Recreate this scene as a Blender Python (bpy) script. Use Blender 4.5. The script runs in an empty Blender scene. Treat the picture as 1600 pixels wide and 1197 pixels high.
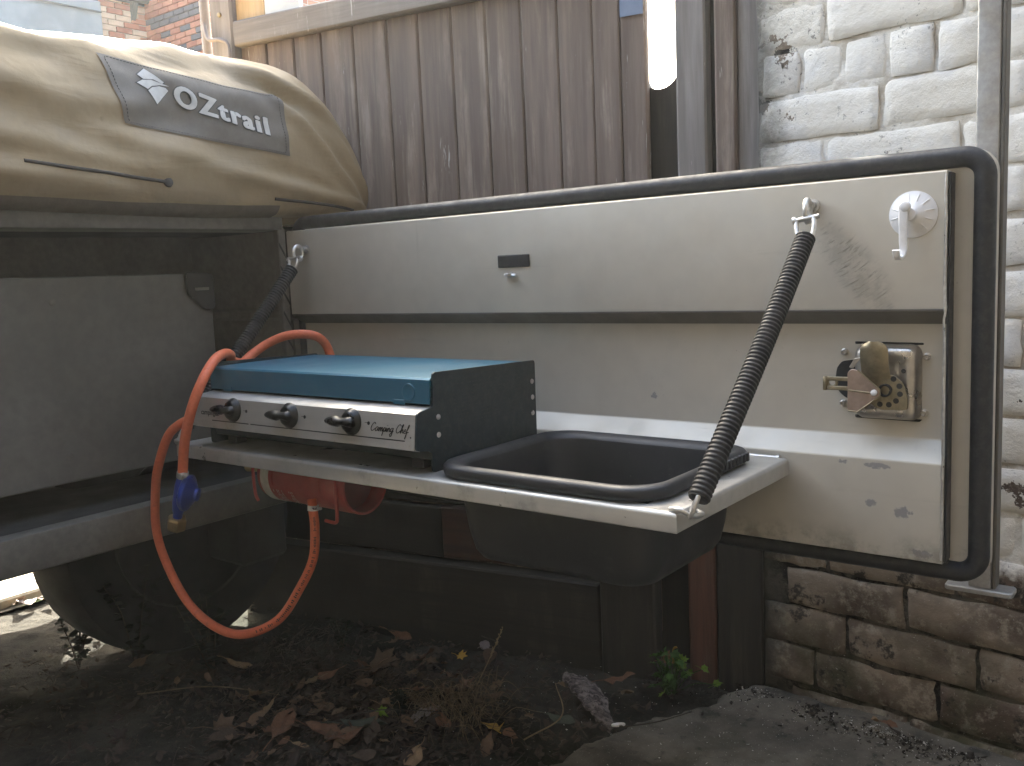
import bpy, bmesh, math, random
import numpy as np
from mathutils import Vector, Matrix, noise as mnoise
from math import sin, cos, pi, radians, sqrt

scene = bpy.context.scene
COL = scene.collection
random.seed(7)

# ------------------------------------------------------------------ camera
# X runs along the open door, Y into the picture, Z up; the ground lies at z = GZ
GZ = -0.763
YAW, PITCH, ROLL = -0.6641, -0.1219, -0.0436
F = Vector((sin(YAW) * cos(PITCH), cos(YAW) * cos(PITCH), sin(PITCH)))
R0 = F.cross(Vector((0, 0, 1))).normalized()
U0 = R0.cross(F)
RR = R0 * cos(ROLL) + U0 * sin(ROLL)
UU = -R0 * sin(ROLL) + U0 * cos(ROLL)
cam_d = bpy.data.cameras.new('camera')
cam = bpy.data.objects.new('camera', cam_d)
COL.objects.link(cam)
m = Matrix((RR, UU, -F)).transposed().to_4x4()
m.translation = Vector((1.592, -1.2811, 0.0829))
cam.matrix_world = m
cam_d.sensor_width = 36
cam_d.lens = 1447.6 / 1600 * 36
cam_d.clip_start = 0.02
cam_d.clip_end = 500
scene.camera = cam

# ------------------------------------------------------------------ light
SUN_AZ, SUN_EL = radians(-54), radians(34)      # azimuth from +Y towards +X
sun_dir = Vector((sin(SUN_AZ) * cos(SUN_EL), cos(SUN_AZ) * cos(SUN_EL), sin(SUN_EL)))
world = bpy.data.worlds.new('World')
scene.world = world
world.use_nodes = True
wn = world.node_tree
bg = wn.nodes['Background']
sky = wn.nodes.new('ShaderNodeTexSky')
sky.sky_type = 'NISHITA'
sky.sun_disc = False
sky.sun_elevation = SUN_EL
sky.sun_rotation = SUN_AZ
sky.dust_density = 6.0
sky.air_density = 1.0
sky.ozone_density = 0.3
wn.links.new(sky.outputs[0], bg.inputs[0])
bg.inputs[1].default_value = 0.15
sd = bpy.data.lights.new('sun', 'SUN')
sd.energy = 4.0
sd.angle = radians(0.6)
sd.color = (1.0, 0.955, 0.89)
sun = bpy.data.objects.new('sun', sd)
COL.objects.link(sun)
sun.rotation_euler = sun_dir.to_track_quat('Z', 'Y').to_euler()

scene.view_settings.view_transform = 'Standard'
scene.view_settings.look = 'None'
scene.view_settings.gamma = 1
scene.view_settings.exposure = 3.3
scene.view_settings.use_white_balance = True
scene.view_settings.white_balance_temperature = 6600
scene.view_settings.white_balance_tint = 4
scene.render.engine = 'CYCLES'
scene.cycles.use_denoising = True
scene.cycles.max_bounces = 6
scene.cycles.diffuse_bounces = 3
scene.cycles.use_adaptive_sampling = True
scene.cycles.adaptive_threshold = 0.01
scene.cycles.adaptive_min_samples = 48
scene.cycles.glossy_bounces = 3
scene.cycles.transmission_bounces = 4
scene.cycles.sample_clamp_indirect = 6
scene.cycles.caustics_reflective = False
scene.cycles.caustics_refractive = False


# ------------------------------------------------------------------ materials
class Mat:
    def __init__(s, name, color=(.5, .5, .5), rough=.6, metal=0., spec=.5, world_co=False):
        s.m = bpy.data.materials.new(name)
        s.m.use_nodes = True
        s.nt = s.m.node_tree
        s.b = s.nt.nodes['Principled BSDF']
        s.b.inputs['Base Color'].default_value = (*color, 1)
        s.b.inputs['Roughness'].default_value = rough
        s.b.inputs['Metallic'].default_value = metal
        s.b.inputs['Specular IOR Level'].default_value = spec
        if world_co:
            s.co = s.nt.nodes.new('ShaderNodeNewGeometry').outputs['Position']
        else:
            s.co = s.nt.nodes.new('ShaderNodeTexCoord').outputs['Object']
        s.base = None
        s.rough = None
        s.color0 = color

    def n(s, t, **kw):
        nd = s.nt.nodes.new(t)
        for k, v in kw.items():
            setattr(nd, k, v)
        return nd

    def put(s, sock, v):
        if isinstance(v, bpy.types.NodeSocket):
            s.nt.links.new(v, sock)
        elif isinstance(v, (tuple, list)):
            sock.default_value = (*v, 1) if len(v) == 3 and sock.type == 'RGBA' else v
        else:
            sock.default_value = v

    def map(s, scale=(1, 1, 1), loc=(0, 0, 0), rot=(0, 0, 0), co=None):
        nd = s.n('ShaderNodeMapping')
        s.put(nd.inputs[0], co or s.co)
        nd.inputs['Location'].default_value = loc
        nd.inputs['Rotation'].default_value = rot
        nd.inputs['Scale'].default_value = scale
        return nd.outputs[0]

    def noise(s, scale, detail=4, rough=.55, co=None, dist=0.):
        nd = s.n('ShaderNodeTexNoise')
        s.put(nd.inputs['Vector'], co or s.co)
        nd.inputs['Scale'].default_value = scale
        nd.inputs['Detail'].default_value = detail
        nd.inputs['Roughness'].default_value = rough
        nd.inputs['Distortion'].default_value = dist
        return nd.outputs['Fac']

    def voro(s, scale, co=None, feature='F1', out='Distance'):
        nd = s.n('ShaderNodeTexVoronoi', feature=feature)
        s.put(nd.inputs['Vector'], co or s.co)
        nd.inputs['Scale'].default_value = scale
        return nd.outputs[out]

    def range(s, v, a, b, c=0., d=1., smooth=True):
        nd = s.n('ShaderNodeMapRange', interpolation_type='SMOOTHSTEP' if smooth else 'LINEAR')
        s.put(nd.inputs[0], v)
        for i, q in enumerate((a, b, c, d)):
            nd.inputs[i + 1].default_value = q
        return nd.outputs[0]

    def math(s, op, a, b=0., c=None):
        nd = s.n('ShaderNodeMath', operation=op)
        s.put(nd.inputs[0], a)
        s.put(nd.inputs[1], b)
        if c is not None:
            s.put(nd.inputs[2], c)
        return nd.outputs[0]

    def mix(s, f, a, b):
        nd = s.n('ShaderNodeMix', data_type='RGBA')
        s.put(nd.inputs[0], f)
        s.put(nd.inputs[6], a)
        s.put(nd.inputs[7], b)
        return nd.outputs[2]

    def xyz(s, co=None):
        nd = s.n('ShaderNodeSeparateXYZ')
        s.put(nd.inputs[0], co or s.co)
        return nd.outputs

    def over(s, f, col):
        """lay a colour over what is there so far"""
        s.base = s.mix(f, s.base if s.base is not None else s.color0, col)
        return s

    def mottle(s, scale, amount, dark=.7, light=1.25, detail=5, co=None):
        f = s.noise(scale, detail, .6, co)
        c = s.color0
        cur = s.base
        f2 = s.range(f, .3, .7)
        tint = s.mix(f2, (dark, dark, dark), (light, light, light))
        nd = s.n('ShaderNodeMix', data_type='RGBA', blend_type='MULTIPLY')
        nd.inputs[0].default_value = amount
        s.put(nd.inputs[6], cur if cur is not None else c)
        s.put(nd.inputs[7], tint)
        s.base = nd.outputs[2]
        return s

    def bump(s, h, strength=.3, dist=.002):
        nd = s.n('ShaderNodeBump')
        s.put(nd.inputs['Height'], h)
        nd.inputs['Strength'].default_value = strength
        nd.inputs['Distance'].default_value = dist
        if getattr(s, '_bump', None) is not None:
            s.put(nd.inputs['Normal'], s._bump)
        s._bump = nd.outputs[0]
        return s

    def done(s):
        if s.base is not None:
            s.put(s.b.inputs['Base Color'], s.base)
        if s.rough is not None:
            s.put(s.b.inputs['Roughness'], s.rough)
        if getattr(s, '_bump', None) is not None:
            s.put(s.b.inputs['Normal'], s._bump)
        return s.m


def simple(name, color, rough=.5, metal=0., mott=.35, mscale=40., bscale=0., bstr=.15, spec=.5, dust=0.):
    k = Mat(name, color, rough, metal, spec)
    if mott:
        k.mottle(mscale, mott)
        k.rough = k.range(k.noise(mscale * .7, 4), .3, .7, max(0, rough - .09), min(1, rough + .1))
    if dust:
        up = k.xyz(k.n('ShaderNodeNewGeometry').outputs['Normal'])[2]
        f = k.math('MULTIPLY', k.range(k.noise(90, 6, .7), .42, .7), k.range(up, -.2, 1, dust * .5, dust))
        k.over(f, (.30, .27, .23))
    if bscale:
        k.bump(k.noise(bscale, 4), bstr, .001)
    return k.done()


MT = {}


def make_materials():
    # ---- soil
    k = Mat('soil', (.035, .031, .025), .95, spec=.15)
    k.base = k.mix(k.range(k.noise(7, 6, .65), .35, .65), (.019, .017, .0135), (.060, .052, .041))
    k.over(k.range(k.noise(2.3, 4), .5, .66, 0, .75), (.017, .019, .010))
    k.over(k.range(k.noise(160, 3, .7), .66, .72, 0, .8), (.065, .06, .05))
    k.over(k.range(k.noise(420, 2, .7), .70, .74, 0, .9), (.2, .19, .17))
    k.bump(k.noise(45, 8, .7), .9, .012).bump(k.noise(300, 3), .5, .002)
    MT['soil'] = k.done()
    # ---- concrete
    k = Mat('worn_concrete', (.15, .135, .115), .93, spec=.2)
    k.base = k.mix(k.range(k.noise(6, 7, .65), .34, .66), (.072, .066, .055), (.165, .146, .118))
    k.over(k.range(k.noise(16, 5, .7), .55, .66, 0, .85), (.038, .037, .034))
    k.over(k.range(k.noise(4, 4), .55, .7, 0, .6), (.045, .045, .028))
    k.over(k.range(k.noise(330, 2, .7), .68, .72, 0, .9), (.42, .41, .38))
    k.bump(k.noise(60, 8, .7), .6, .006).bump(k.noise(260, 3), .4, .0015)
    MT['concrete'] = k.done()
    # ---- paving
    k = Mat('paving_stone', (.45, .38, .27), .9, world_co=True)
    k.mottle(8, .5).mottle(60, .4)
    k.bump(k.noise(70, 5), .3, .003)
    MT['paving'] = k.done()
    k = Mat('paving_bed', (.16, .13, .09), .95, world_co=True)
    k.mottle(20, .6)
    k.over(k.range(k.noise(5, 4), .5, .62), (.09, .11, .035))
    MT['paving_bed'] = k.done()
    # ---- bricks, painted white above and bare below
    for nm in ('brick', 'mortar'):
        k = Mat(nm, (.3, .2, .15), .85, spec=.25, world_co=True)
        isb = nm == 'brick'
        if isb:
            bare = k.mix(k.range(k.noise(9, 5), .35, .65), (.105, .080, .062), (.29, .235, .182))
            rnd = k.n('ShaderNodeObjectInfo').outputs['Random']
            bare = k.mix(k.range(rnd, .70, .85, 0, .6), bare, (.07, .042, .033))
            bare = k.mix(k.range(k.noise(30, 7, .75), .48, .66, 0, .8), bare, (.40, .35, .28))
        else:
            bare = k.mix(k.range(k.noise(22, 6, .7), .42, .58), (.016, .015, .014), (.125, .112, .092))
        x, y, z = k.xyz()[0:3]
        # green bloom low down on the right
        alg = k.math('MULTIPLY', k.range(k.noise(7, 5), .42, .6), k.range(z, -.75, -.5, .85, 0.))
        bare = k.mix(alg, bare, (.070, .072, .040))
        bare = k.mix(k.range(k.noise(260, 2, .7), .69, .73, 0, .8), bare, (.5, .47, .42))
        # soot in blotches
        bare = k.mix(k.range(k.noise(13, 6, .72), .56, .63, 0, .85 if isb else .9), bare, (.022, .021, .020))
        paint = k.mix(k.range(k.noise(5, 5), .35, .65), (.74, .70, .62), (.84, .81, .75))
        paint = k.mix(k.range(k.noise(10, 5), .5, .66, 0, .55), paint, (.62, .61, .60))
        if not isb:
            paint = k.mix(k.range(k.noise(11, 6, .7), .40, .62, 0, .8), paint, (.40, .34, .26))
        paint = k.mix(k.range(k.noise(3.5, 6, .7), .56, .70, 0, .5), paint, (.44, .42, .39))
        paint = k.mix(k.math('MULTIPLY', k.range(k.noise(100, 6, .78), .58, .64, 0, .85), k.range(k.noise(6, 4), .45, .58)), paint, (.16, .15, .14))
        # the paint gives out towards the ground in ragged flakes
        edge = k.math('ADD', z, k.math('MULTIPLY', k.noise(5.5, 7, .68), -.62))
        low = k.range(edge, -.74, -.66, 0., 1.)
        flake = k.range(k.noise(6.3, 7, .72), .635, .65, 1., .0)
        chip = k.range(k.noise(26, 6, .7), .685, .70, 1., 0.)
        f = k.math('MULTIPLY', k.math('MULTIPLY', low, flake), chip)
        k.base = k.mix(f, bare, paint)
        # dirt in the corner by the gate post
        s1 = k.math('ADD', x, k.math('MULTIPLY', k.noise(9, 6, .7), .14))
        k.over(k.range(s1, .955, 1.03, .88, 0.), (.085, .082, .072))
        k.rough = k.range(f, 0, 1, .95, .62)
        k.bump(k.noise(18, 5, .55), .45, .010)
        k.bump(k.noise(70, 7, .7), .7, .004).bump(k.noise(320, 4, .7), .5, .0012)
        k.bump(f, .6, .0012)
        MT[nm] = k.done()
    # ---- gate boards: faded purple-brown paint over grey wood
    def wood(name, c1, c2, grey, scr=.9, greyamt=.6, rough=.72, flat=False):
        k = Mat(name, c1, rough, spec=.35, world_co=True)
        st = k.map((2.2, 2.2, 38) if flat else (38, 38, 2.2))
        st2 = k.map((6, 6, 140) if flat else (140, 140, 6))
        rnd = k.n('ShaderNodeObjectInfo').outputs['Random']
        off = k.n('ShaderNodeVectorMath', operation='ADD')
        k.put(off.inputs[0], st)
        k.put(off.inputs[1], k.n('ShaderNodeCombineXYZ').outputs[0])
        k.base = k.mix(k.range(k.noise(1, 6, .62, st), .34, .66), c1, c2)
        k.mottle(1, .35, .82, 1.15, 5, st2)
        blot = k.math('MULTIPLY', k.range(k.noise(5, 6, .7, k.map((3, 3, .6))), .48, .66), k.range(k.noise(1, 5, .7, st), .40, .62))
        k.over(k.math('MULTIPLY', blot, greyamt), grey)
        dr = k.range(k.noise(1, 5, .75, k.map((75, 75, 5), rot=(0, .10, 0))), .635, .675, 0, scr)
        dr = k.math('MULTIPLY', dr, k.range(k.noise(5, 4), .46, .56))
        k.over(dr, (.62, .59, .56))
        k.over(k.range(k.noise(190, 4, .7), .70, .74, 0, .6 * scr), (.66, .62, .58))
        k.over(k.range(k.noise(3, 5), .55, .75, 0, .55), tuple(.45 * q for q in c1))
        k.rough = k.range(k.noise(1, 5, .6, st), .3, .7, rough - .18, rough + .12)
        k.bump(k.noise(1, 6, .65, st), .45, .003).bump(k.noise(1, 4, .6, st2), .3, .001)
        k.bump(k.noise(24, 5, .7), .25, .002)
        return k.done()
    MT['gate_wood'] = wood('faded_brown_paint', (.150, .112, .092), (.235, .182, .152), (.36, .30, .25), greyamt=.9)
    MT['rail_wood'] = wood('chalky_brown_paint', (.215, .190, .172), (.31, .28, .255), (.38, .345, .31), flat=True)
    MT['post_wood'] = wood('grey_brown_paint', (.21, .19, .18), (.31, .285, .275), (.40, .37, .34))
    MT['shade_wood'] = wood('shaded_timber', (.020, .018, .016), (.042, .037, .032), (.07, .06, .05), .0)
    MT['sleeper_wood'] = wood('sooty_sleeper', (.016, .014, .012), (.034, .029, .025), (.06, .05, .042), 0., flat=True)
    MT['red_flat'] = wood('red_brown_board', (.045, .022, .016), (.085, .040, .028), (.08, .06, .05), 0., flat=True)
    MT['red_wood'] = wood('red_brown_timber', (.085, .040, .028), (.165, .072, .050), (.16, .12, .10), .4)
    MT['ply'] = wood('plywood', (.55, .38, .20), (.66, .48, .28), (.6, .45, .3), .3)
    # ---- metals and paints
    k = Mat('galvanised_steel', (.36, .36, .36), .48, .75)
    k.mottle(30, .5, .75, 1.2).mottle(130, .35)
    k.rough = k.range(k.noise(60, 5), .3, .7, .36, .62)
    k.bump(k.noise(180, 3), .12, .001)
    MT['galv'] = k.done()
    k = Mat('beige_enamel', (.53, .495, .425), .40, .22, spec=.5)
    x, y, z = k.xyz()[0:3]
    k.mottle(3, .35, .86, 1.1).mottle(26, .25, .86, 1.08)
    st = k.map((2.0, 40, 30))
    k.over(k.range(k.noise(1, 6, .7, st), .60, .74, 0, .35), (.34, .31, .26))
    k.over(k.range(k.noise(1, 6, .7, k.map((60, 40, 2.5))), .60, .78, 0, .30), (.30, .275, .23))
    k.over(k.range(k.noise(1, 5, .7, k.map((14, 40, 300), rot=(0, .35, 0))), .70, .76, 0, .5), (.27, .25, .22))
    k.over(k.range(k.noise(220, 3, .75), .715, .74, 0, .8), (.10, .095, .085))
    k.over(k.range(k.noise(55, 5, .75), .70, .735, 0, .6), (.20, .185, .16))
    # rubbed black arcs where the right-hand stay swings against the door
    dx = k.math('SUBTRACT', x, 1.10)
    dz = k.math('SUBTRACT', z, .20)
    rad = k.math('SQRT', k.math('ADD', k.math('MULTIPLY', dx, dx), k.math('MULTIPLY', dz, dz)))
    ang = k.math('ARCTAN2', dx, dz)
    cv = k.n('ShaderNodeCombineXYZ')
    k.put(cv.inputs[0], k.math('MULTIPLY', rad, 260.))
    k.put(cv.inputs[1], k.math('MULTIPLY', ang, 5.))
    arcs = k.range(k.noise(1, 5, .7, cv.outputs[0]), .50, .68)
    ex = k.math('MULTIPLY', k.math('SUBTRACT', k.math('ADD', x, k.math('MULTIPLY', z, .62)), 1.228), 24.)
    ez = k.math('MULTIPLY', k.math('SUBTRACT', z, .064), 13.5)
    ell = k.math('ADD', k.math('MULTIPLY', ex, ex), k.math('MULTIPLY', ez, ez))
    msk = k.range(ell, .15, 1.05, 1., 0.)
    k.over(k.math('MULTIPLY', k.math('MULTIPLY', arcs, msk), .62), (.085, .082, .075))
    k.over(k.math('MULTIPLY', k.math('MULTIPLY', msk, k.range(k.noise(40, 5, .7), .35, .65)), .40), (.24, .225, .195))
    # chips down to grey metal, low on the right

    def blob(cx, cz, sx, sz, thr=.9):
        a = k.math('MULTIPLY', k.math('SUBTRACT', x, cx), 1 / sx)
        b = k.math('MULTIPLY', k.math('SUBTRACT', z, cz), 1 / sz)
        d = k.math('ADD', k.math('MULTIPLY', a, a), k.math('MULTIPLY', b, b))
        d = k.math('ADD', d, k.math('MULTIPLY', k.noise(110, 7, .75), 4.2))
        return k.range(d, thr + 1.6, thr + 1.75, 1., 0.)
    for c in ((1.250, -.266, .016, .011), (1.275, -.320, .020, .008), (1.208, -.258, .010, .007),
              (1.215, -.205, .022, .006), (1.17, -.203, .012, .004), (.86, -.128, .008, .007)):
        k.over(k.math('MULTIPLY', blob(*c), .85), (.25, .245, .25))
    # dust and soot gathered along the bottom edge
    k.over(k.math('MULTIPLY', k.range(z, -.331, -.285, .75, 0.), k.range(k.noise(16, 6, .7), .42, .62)), (.20, .18, .145))
    k.rough = k.range(k.noise(14, 5), .3, .7, .34, .55)
    k.bump(k.noise(4.5, 3), .22, .010).bump(k.noise(14, 3), .10, .003).bump(k.noise(260, 3), .10, .0006)
    MT['beige'] = k.done()
    MT['fold_shade'] = simple('fold_shade_grey', (.155, .145, .130), .6, .1, .45, 18)
    k = Mat('dull_zinc_sheet', (.135, .126, .113), .56, .30)
    k.mottle(5, .5, .7, 1.25).mottle(40, .35, .8, 1.2)
    k.over(k.range(k.noise(120, 4, .7), .68, .74, 0, .5), (.09, .085, .08))
    k.rough = k.range(k.noise(20, 5), .3, .7, .42, .66)
    k.bump(k.noise(7, 3), .2, .004).bump(k.noise(90, 4), .1, .001)
    MT['grey_panel'] = k.done()
    k = Mat('dusty_grey_paint', (.115, .105, .090), .6, .1)
    k.mottle(9, .5, .7, 1.3).mottle(70, .4)
    k.bump(k.noise(80, 4), .2, .001)
    MT['trailer'] = k.done()
    MT['trailer_dark'] = simple('sun_skirt_black', (.028, .027, .025), .85, 0, .5, 20, 90, .4)
    k = Mat('shelf_metal', (.47, .455, .42), .36, .55)
    st = k.map((5, 80, 80))
    k.mottle(1, .3, .82, 1.1, 5, st).mottle(14, .35, .75, 1.1)
    k.over(k.range(k.noise(170, 4, .72), .68, .74, 0, .5), (.17, .16, .14))
    k.over(k.range(k.noise(11, 6, .72), .56, .72, 0, .5), (.20, .19, .17))
    k.rough = k.range(k.noise(26, 5), .3, .7, .27, .50)
    k.bump(k.noise(120, 4), .08, .0008)
    MT['shelf'] = k.done()
    MT['rubber'] = simple('black_rubber', (.016, .017, .020), .52, 0, .4, 60, 160, .2, .4, .10)
    k = Mat('charcoal_plastic', (.008, .009, .012), .40, 0, .5)
    k.mottle(22, .4)
    k.over(k.range(k.noise(26, 6, .72), .55, .75, 0, .22), (.07, .068, .064))
    k.over(k.range(k.noise(240, 3, .7), .71, .75, 0, .5), (.30, .28, .25))
    k.rough = k.range(k.noise(18, 5), .3, .7, .44, .58)
    k.bump(k.noise(420, 2), .15, .0006)
    MT['sink'] = k.done()
    k = Mat('blue_hammered_enamel', (.019, .112, .172), .38, .25)
    k.mottle(9, .3, .85, 1.12)
    k.over(k.range(k.noise(7, 6, .7), .45, .75, 0, .25), (.16, .19, .21))
    k.rough = k.range(k.noise(8, 3), .3, .7, .36, .42)
    k.bump(k.noise(700, 2), .06, .0004)
    MT['blue_lid'] = k.done()
    MT['teal_side'] = simple('dark_teal_enamel', (.005, .017, .023), .40, .1, .4, 60, 500, .1, .5, .10)
    k = Mat('brushed_steel_front', (.50, .49, .465), .42, .65)
    st = k.map((6, 120, 120))
    k.mottle(1, .3, .85, 1.12, 5, st).mottle(18, .3, .8, 1.1)
    z = k.xyz()[2]
    k.over(k.math('MULTIPLY', k.range(z, -.172, -.150, 1., 0.), k.range(k.noise(60, 5, .7), .58, .70, 0, .8)), (.25, .12, .035))
    k.over(k.range(k.noise(150, 4, .7), .69, .73, 0, .5), (.16, .15, .13))
    k.rough = k.range(k.noise(40, 5), .3, .7, .34, .54)
    MT['steel_front'] = k.done()
    MT['print'] = simple('black_print', (.012, .012, .012), .6, 0, 0)
    MT['faint_print'] = simple('worn_grey_print', (.020, .030, .035), .6, 0, .5, 300)
    MT['knob'] = simple('black_gloss_plastic', (.004, .004, .0045), .34, 0, .3, 60, 0, 0, .35, 0)
    k = Mat('orange_rubber_hose', (.62, .145, .065), .55, 0, .4)
    k.mottle(25, .35, .8, 1.12).mottle(160, .25)
    k.over(k.range(k.noise(45, 6, .72), .58, .74, 0, .45), (.22, .075, .045))
    k.bump(k.noise(300, 3), .12, .0006)
    MT['hose'] = k.done()
    MT['reg_blue'] = simple('blue_lacquer', (.018, .045, .30), .35, .2, .4, 90, 260, .2)
    MT['brass'] = simple('dull_brass', (.34, .25, .13), .42, .8, .5, 90, 200, .2)
    MT['zinc'] = simple('bright_zinc', (.58, .57, .55), .36, .85, .5, 120, 180, .2)
    MT['gold_zinc'] = simple('yellow_zinc', (.27, .228, .150), .44, .85, .7, 60, 120, .2)
    MT['copper_zinc'] = simple('pinkish_zinc', (.33, .250, .205), .48, .7, .6, 70, 160, .2)
    MT['stainless'] = simple('stainless_pressing', (.42, .39, .35), .34, .9, .45, 50, 60, .1)
    MT['ext_red'] = simple('red_enamel', (.40, .062, .048), .48, 0, .45, 30, 200, .1, .5, .10)
    MT['ext_dark'] = simple('dusty_red_recess', (.16, .035, .028), .7, 0, .6, 40)
    MT['label_white'] = simple('dirty_white_label', (.62, .58, .52), .55, 0, .5, 60)
    MT['cream_plastic'] = simple('cream_plastic', (.55, .45, .26), .45, 0, .5, 60)
    MT['white_plastic'] = simple('white_plastic', (.80, .79, .78), .28, 0, .12, 60)
    k = Mat('tan_canvas', (.345, .258, .150), .62, 0, .35)
    k.mottle(3, .45, .72, 1.18).mottle(40, .25, .85, 1.1)
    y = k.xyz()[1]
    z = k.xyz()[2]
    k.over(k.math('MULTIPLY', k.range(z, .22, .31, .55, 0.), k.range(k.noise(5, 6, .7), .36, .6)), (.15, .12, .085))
    k.over(k.range(k.noise(9, 7, .72), .57, .74, 0, .4), (.20, .16, .105))
    k.over(k.range(k.noise(45, 6, .75), .60, .72, 0, .3), (.16, .125, .08))
    k.rough = k.range(k.noise(6, 4), .3, .7, .50, .72)
    wv = k.n('ShaderNodeTexWave', wave_type='BANDS', bands_direction='Y')
    k.put(wv.inputs['Vector'], k.co)
    wv.inputs['Scale'].default_value = 420
    wv2 = k.n('ShaderNodeTexWave', wave_type='BANDS', bands_direction='Z')
    k.put(wv2.inputs['Vector'], k.co)
    wv2.inputs['Scale'].default_value = 420
    k.bump(k.noise(7, 4, .5), .35, .02).bump(k.noise(24, 4), .18, .006)
    k.bump(k.noise(1, 3, .5, k.map((14, 6, 22), rot=(.35, 0, 0)), 1.2), .35, .008)
    k.bump(k.math('ADD', wv.outputs['Fac'], wv2.outputs['Fac']), .06, .0006)
    MT['canvas'] = k.done()
    MT['patch'] = simple('grey_vinyl', (.165, .143, .116), .62, 0, .45, 14, 26, .25, .3, .18)
    MT['logo'] = simple('silver_grey_print', (.60, .575, .525), .6, 0, .35, 40)
    MT['logo_edge'] = simple('dark_grey_print', (.075, .07, .062), .6, 0, .3, 40)
    MT['cord'] = simple('black_elastic', (.055, .045, .036), .8, 0, .4, 90)
    MT['hem'] = simple('brown_webbing', (.13, .105, .08), .85, 0, .5, 30, 240, .4)
    MT['tyre'] = simple('dusty_tyre', (.012, .0115, .011), .85, 0, .6, 25, 120, .5)
    # ---- far house
    k = Mat('far_brick', (.42, .14, .07), .85, world_co=True)
    rnd = k.n('ShaderNodeObjectInfo').outputs['Random']
    k.base = k.mix(rnd, (.36, .10, .05), (.55, .21, .11))
    k.mottle(6, .4)
    MT['far_brick'] = k.done()
    MT['far_brick_dark'] = simple('blue_grey_brick', (.095, .075, .075), .7, 0, .5, 5)
    MT['far_brick_pale'] = simple('buff_brick', (.60, .40, .27), .85, 0, .5, 5)
    MT['far_mortar'] = simple('pale_mortar', (.50, .42, .34), .9, 0, .4, 4)
    k = Mat('far_brickwork', (.5, .2, .1), .85, world_co=True)
    x, y, z = k.xyz()[0:3]
    cv = k.n('ShaderNodeCombineXYZ')
    k.put(cv.inputs[0], k.math('ADD', k.math('ADD', x, y), 4.086))
    k.put(cv.inputs[1], k.math('SUBTRACT', z, 2.95))
    br = k.n('ShaderNodeTexBrick')
    k.put(br.inputs['Vector'], cv.outputs[0])
    for nm, v in (('Scale', 1.), ('Mortar Size', .006), ('Brick Width', .225), ('Row Height', .075), ('Bias', -.1)):
        br.inputs[nm].default_value = v
    br.inputs['Color1'].default_value = (.38, .11, .055, 1)
    br.inputs['Color2'].default_value = (.56, .30, .18, 1)
    br.inputs['Mortar'].default_value = (.50, .42, .34, 1)
    k.base = br.outputs['Color']
    k.mottle(3, .35)
    MT['far_brickwork'] = k.done()
    MT['slate'] = simple('grey_slate', (.20, .22, .235), .7, 0, .4, 3)
    MT['gutter'] = simple('dark_gutter', (.045, .055, .055), .5, 0, .3, 5)
    MT['pipe'] = simple('grey_pipe', (.30, .27, .26), .6, 0, .4, 9)
    MT['white_board'] = simple('white_board', (.72, .74, .74), .6, 0, .3, 9)
    MT['flat_blue'] = simple('pale_blue', (.20, .26, .38), .5, 0, .3, 30)
    # ---- plants and litter

    def leaf(name, c, var=.5, trans=.0):
        k = Mat(name, c, .75, 0, .25)
        k.mottle(70, var, .55, 1.3).mottle(14, .4, .7, 1.2)
        rnd = k.n('ShaderNodeObjectInfo').outputs['Random']
        nd = k.n('ShaderNodeMix', data_type='RGBA', blend_type='MULTIPLY')
        nd.inputs[0].default_value = 1
        k.put(nd.inputs[6], k.base)
        k.put(nd.inputs[7], k.mix(rnd, (.6, .6, .6), (1.3, 1.25, 1.2)))
        k.base = nd.outputs[2]
        k.bump(k.noise(130, 4), .4, .001)
        return k.done()
    MT['leaf_brown'] = leaf('dry_brown_leaf', (.125, .082, .052))
    MT['leaf_dark'] = leaf('rotting_leaf', (.050, .036, .026))
    MT['leaf_russet'] = leaf('russet_leaf', (.150, .080, .048))
    MT['leaf_tan'] = leaf('tan_leaf', (.20, .135, .078))
    MT['leaf_yellow'] = leaf('yellow_leaf', (.34, .21, .04))
    MT['leaf_pale'] = leaf('bleached_leaf', (.33, .27, .255))
    MT['leaf_greygreen'] = leaf('grey_green_leaf', (.10, .112, .085))
    MT['leaf_green'] = leaf('fresh_green_leaf', (.040, .100, .014))
    MT['leaf_lime'] = leaf('lime_leaf', (.10, .17, .016))
    MT['weed'] = leaf('shaded_weed', (.016, .021, .009))
    MT['stalk'] = leaf('dry_stalk', (.16, .12, .07), .4)
    MT['twig'] = leaf('twig_bark', (.05, .04, .03), .5)
    k = Mat('rough_bark', (.15, .125, .115), .9, 0, .2)
    st = k.map((18, 120, 120))
    k.base = k.mix(k.range(k.noise(1, 6, .7, st), .35, .65), (.045, .037, .034), (.26, .215, .20))
    k.bump(k.noise(1, 6, .7, st), .9, .004)
    MT['bark'] = k.done()
    MT['grit'] = leaf('white_grit', (.62, .60, .56), .3)
    MT['crumb'] = leaf('dark_crumbs', (.035, .029, .022), .5)


make_materials()


# ------------------------------------------------------------------ mesh helpers
def V(*a):
    return Vector(a)


def rot_to(d):
    return Vector(d).to_track_quat('Z', 'Y').to_matrix()


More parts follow.
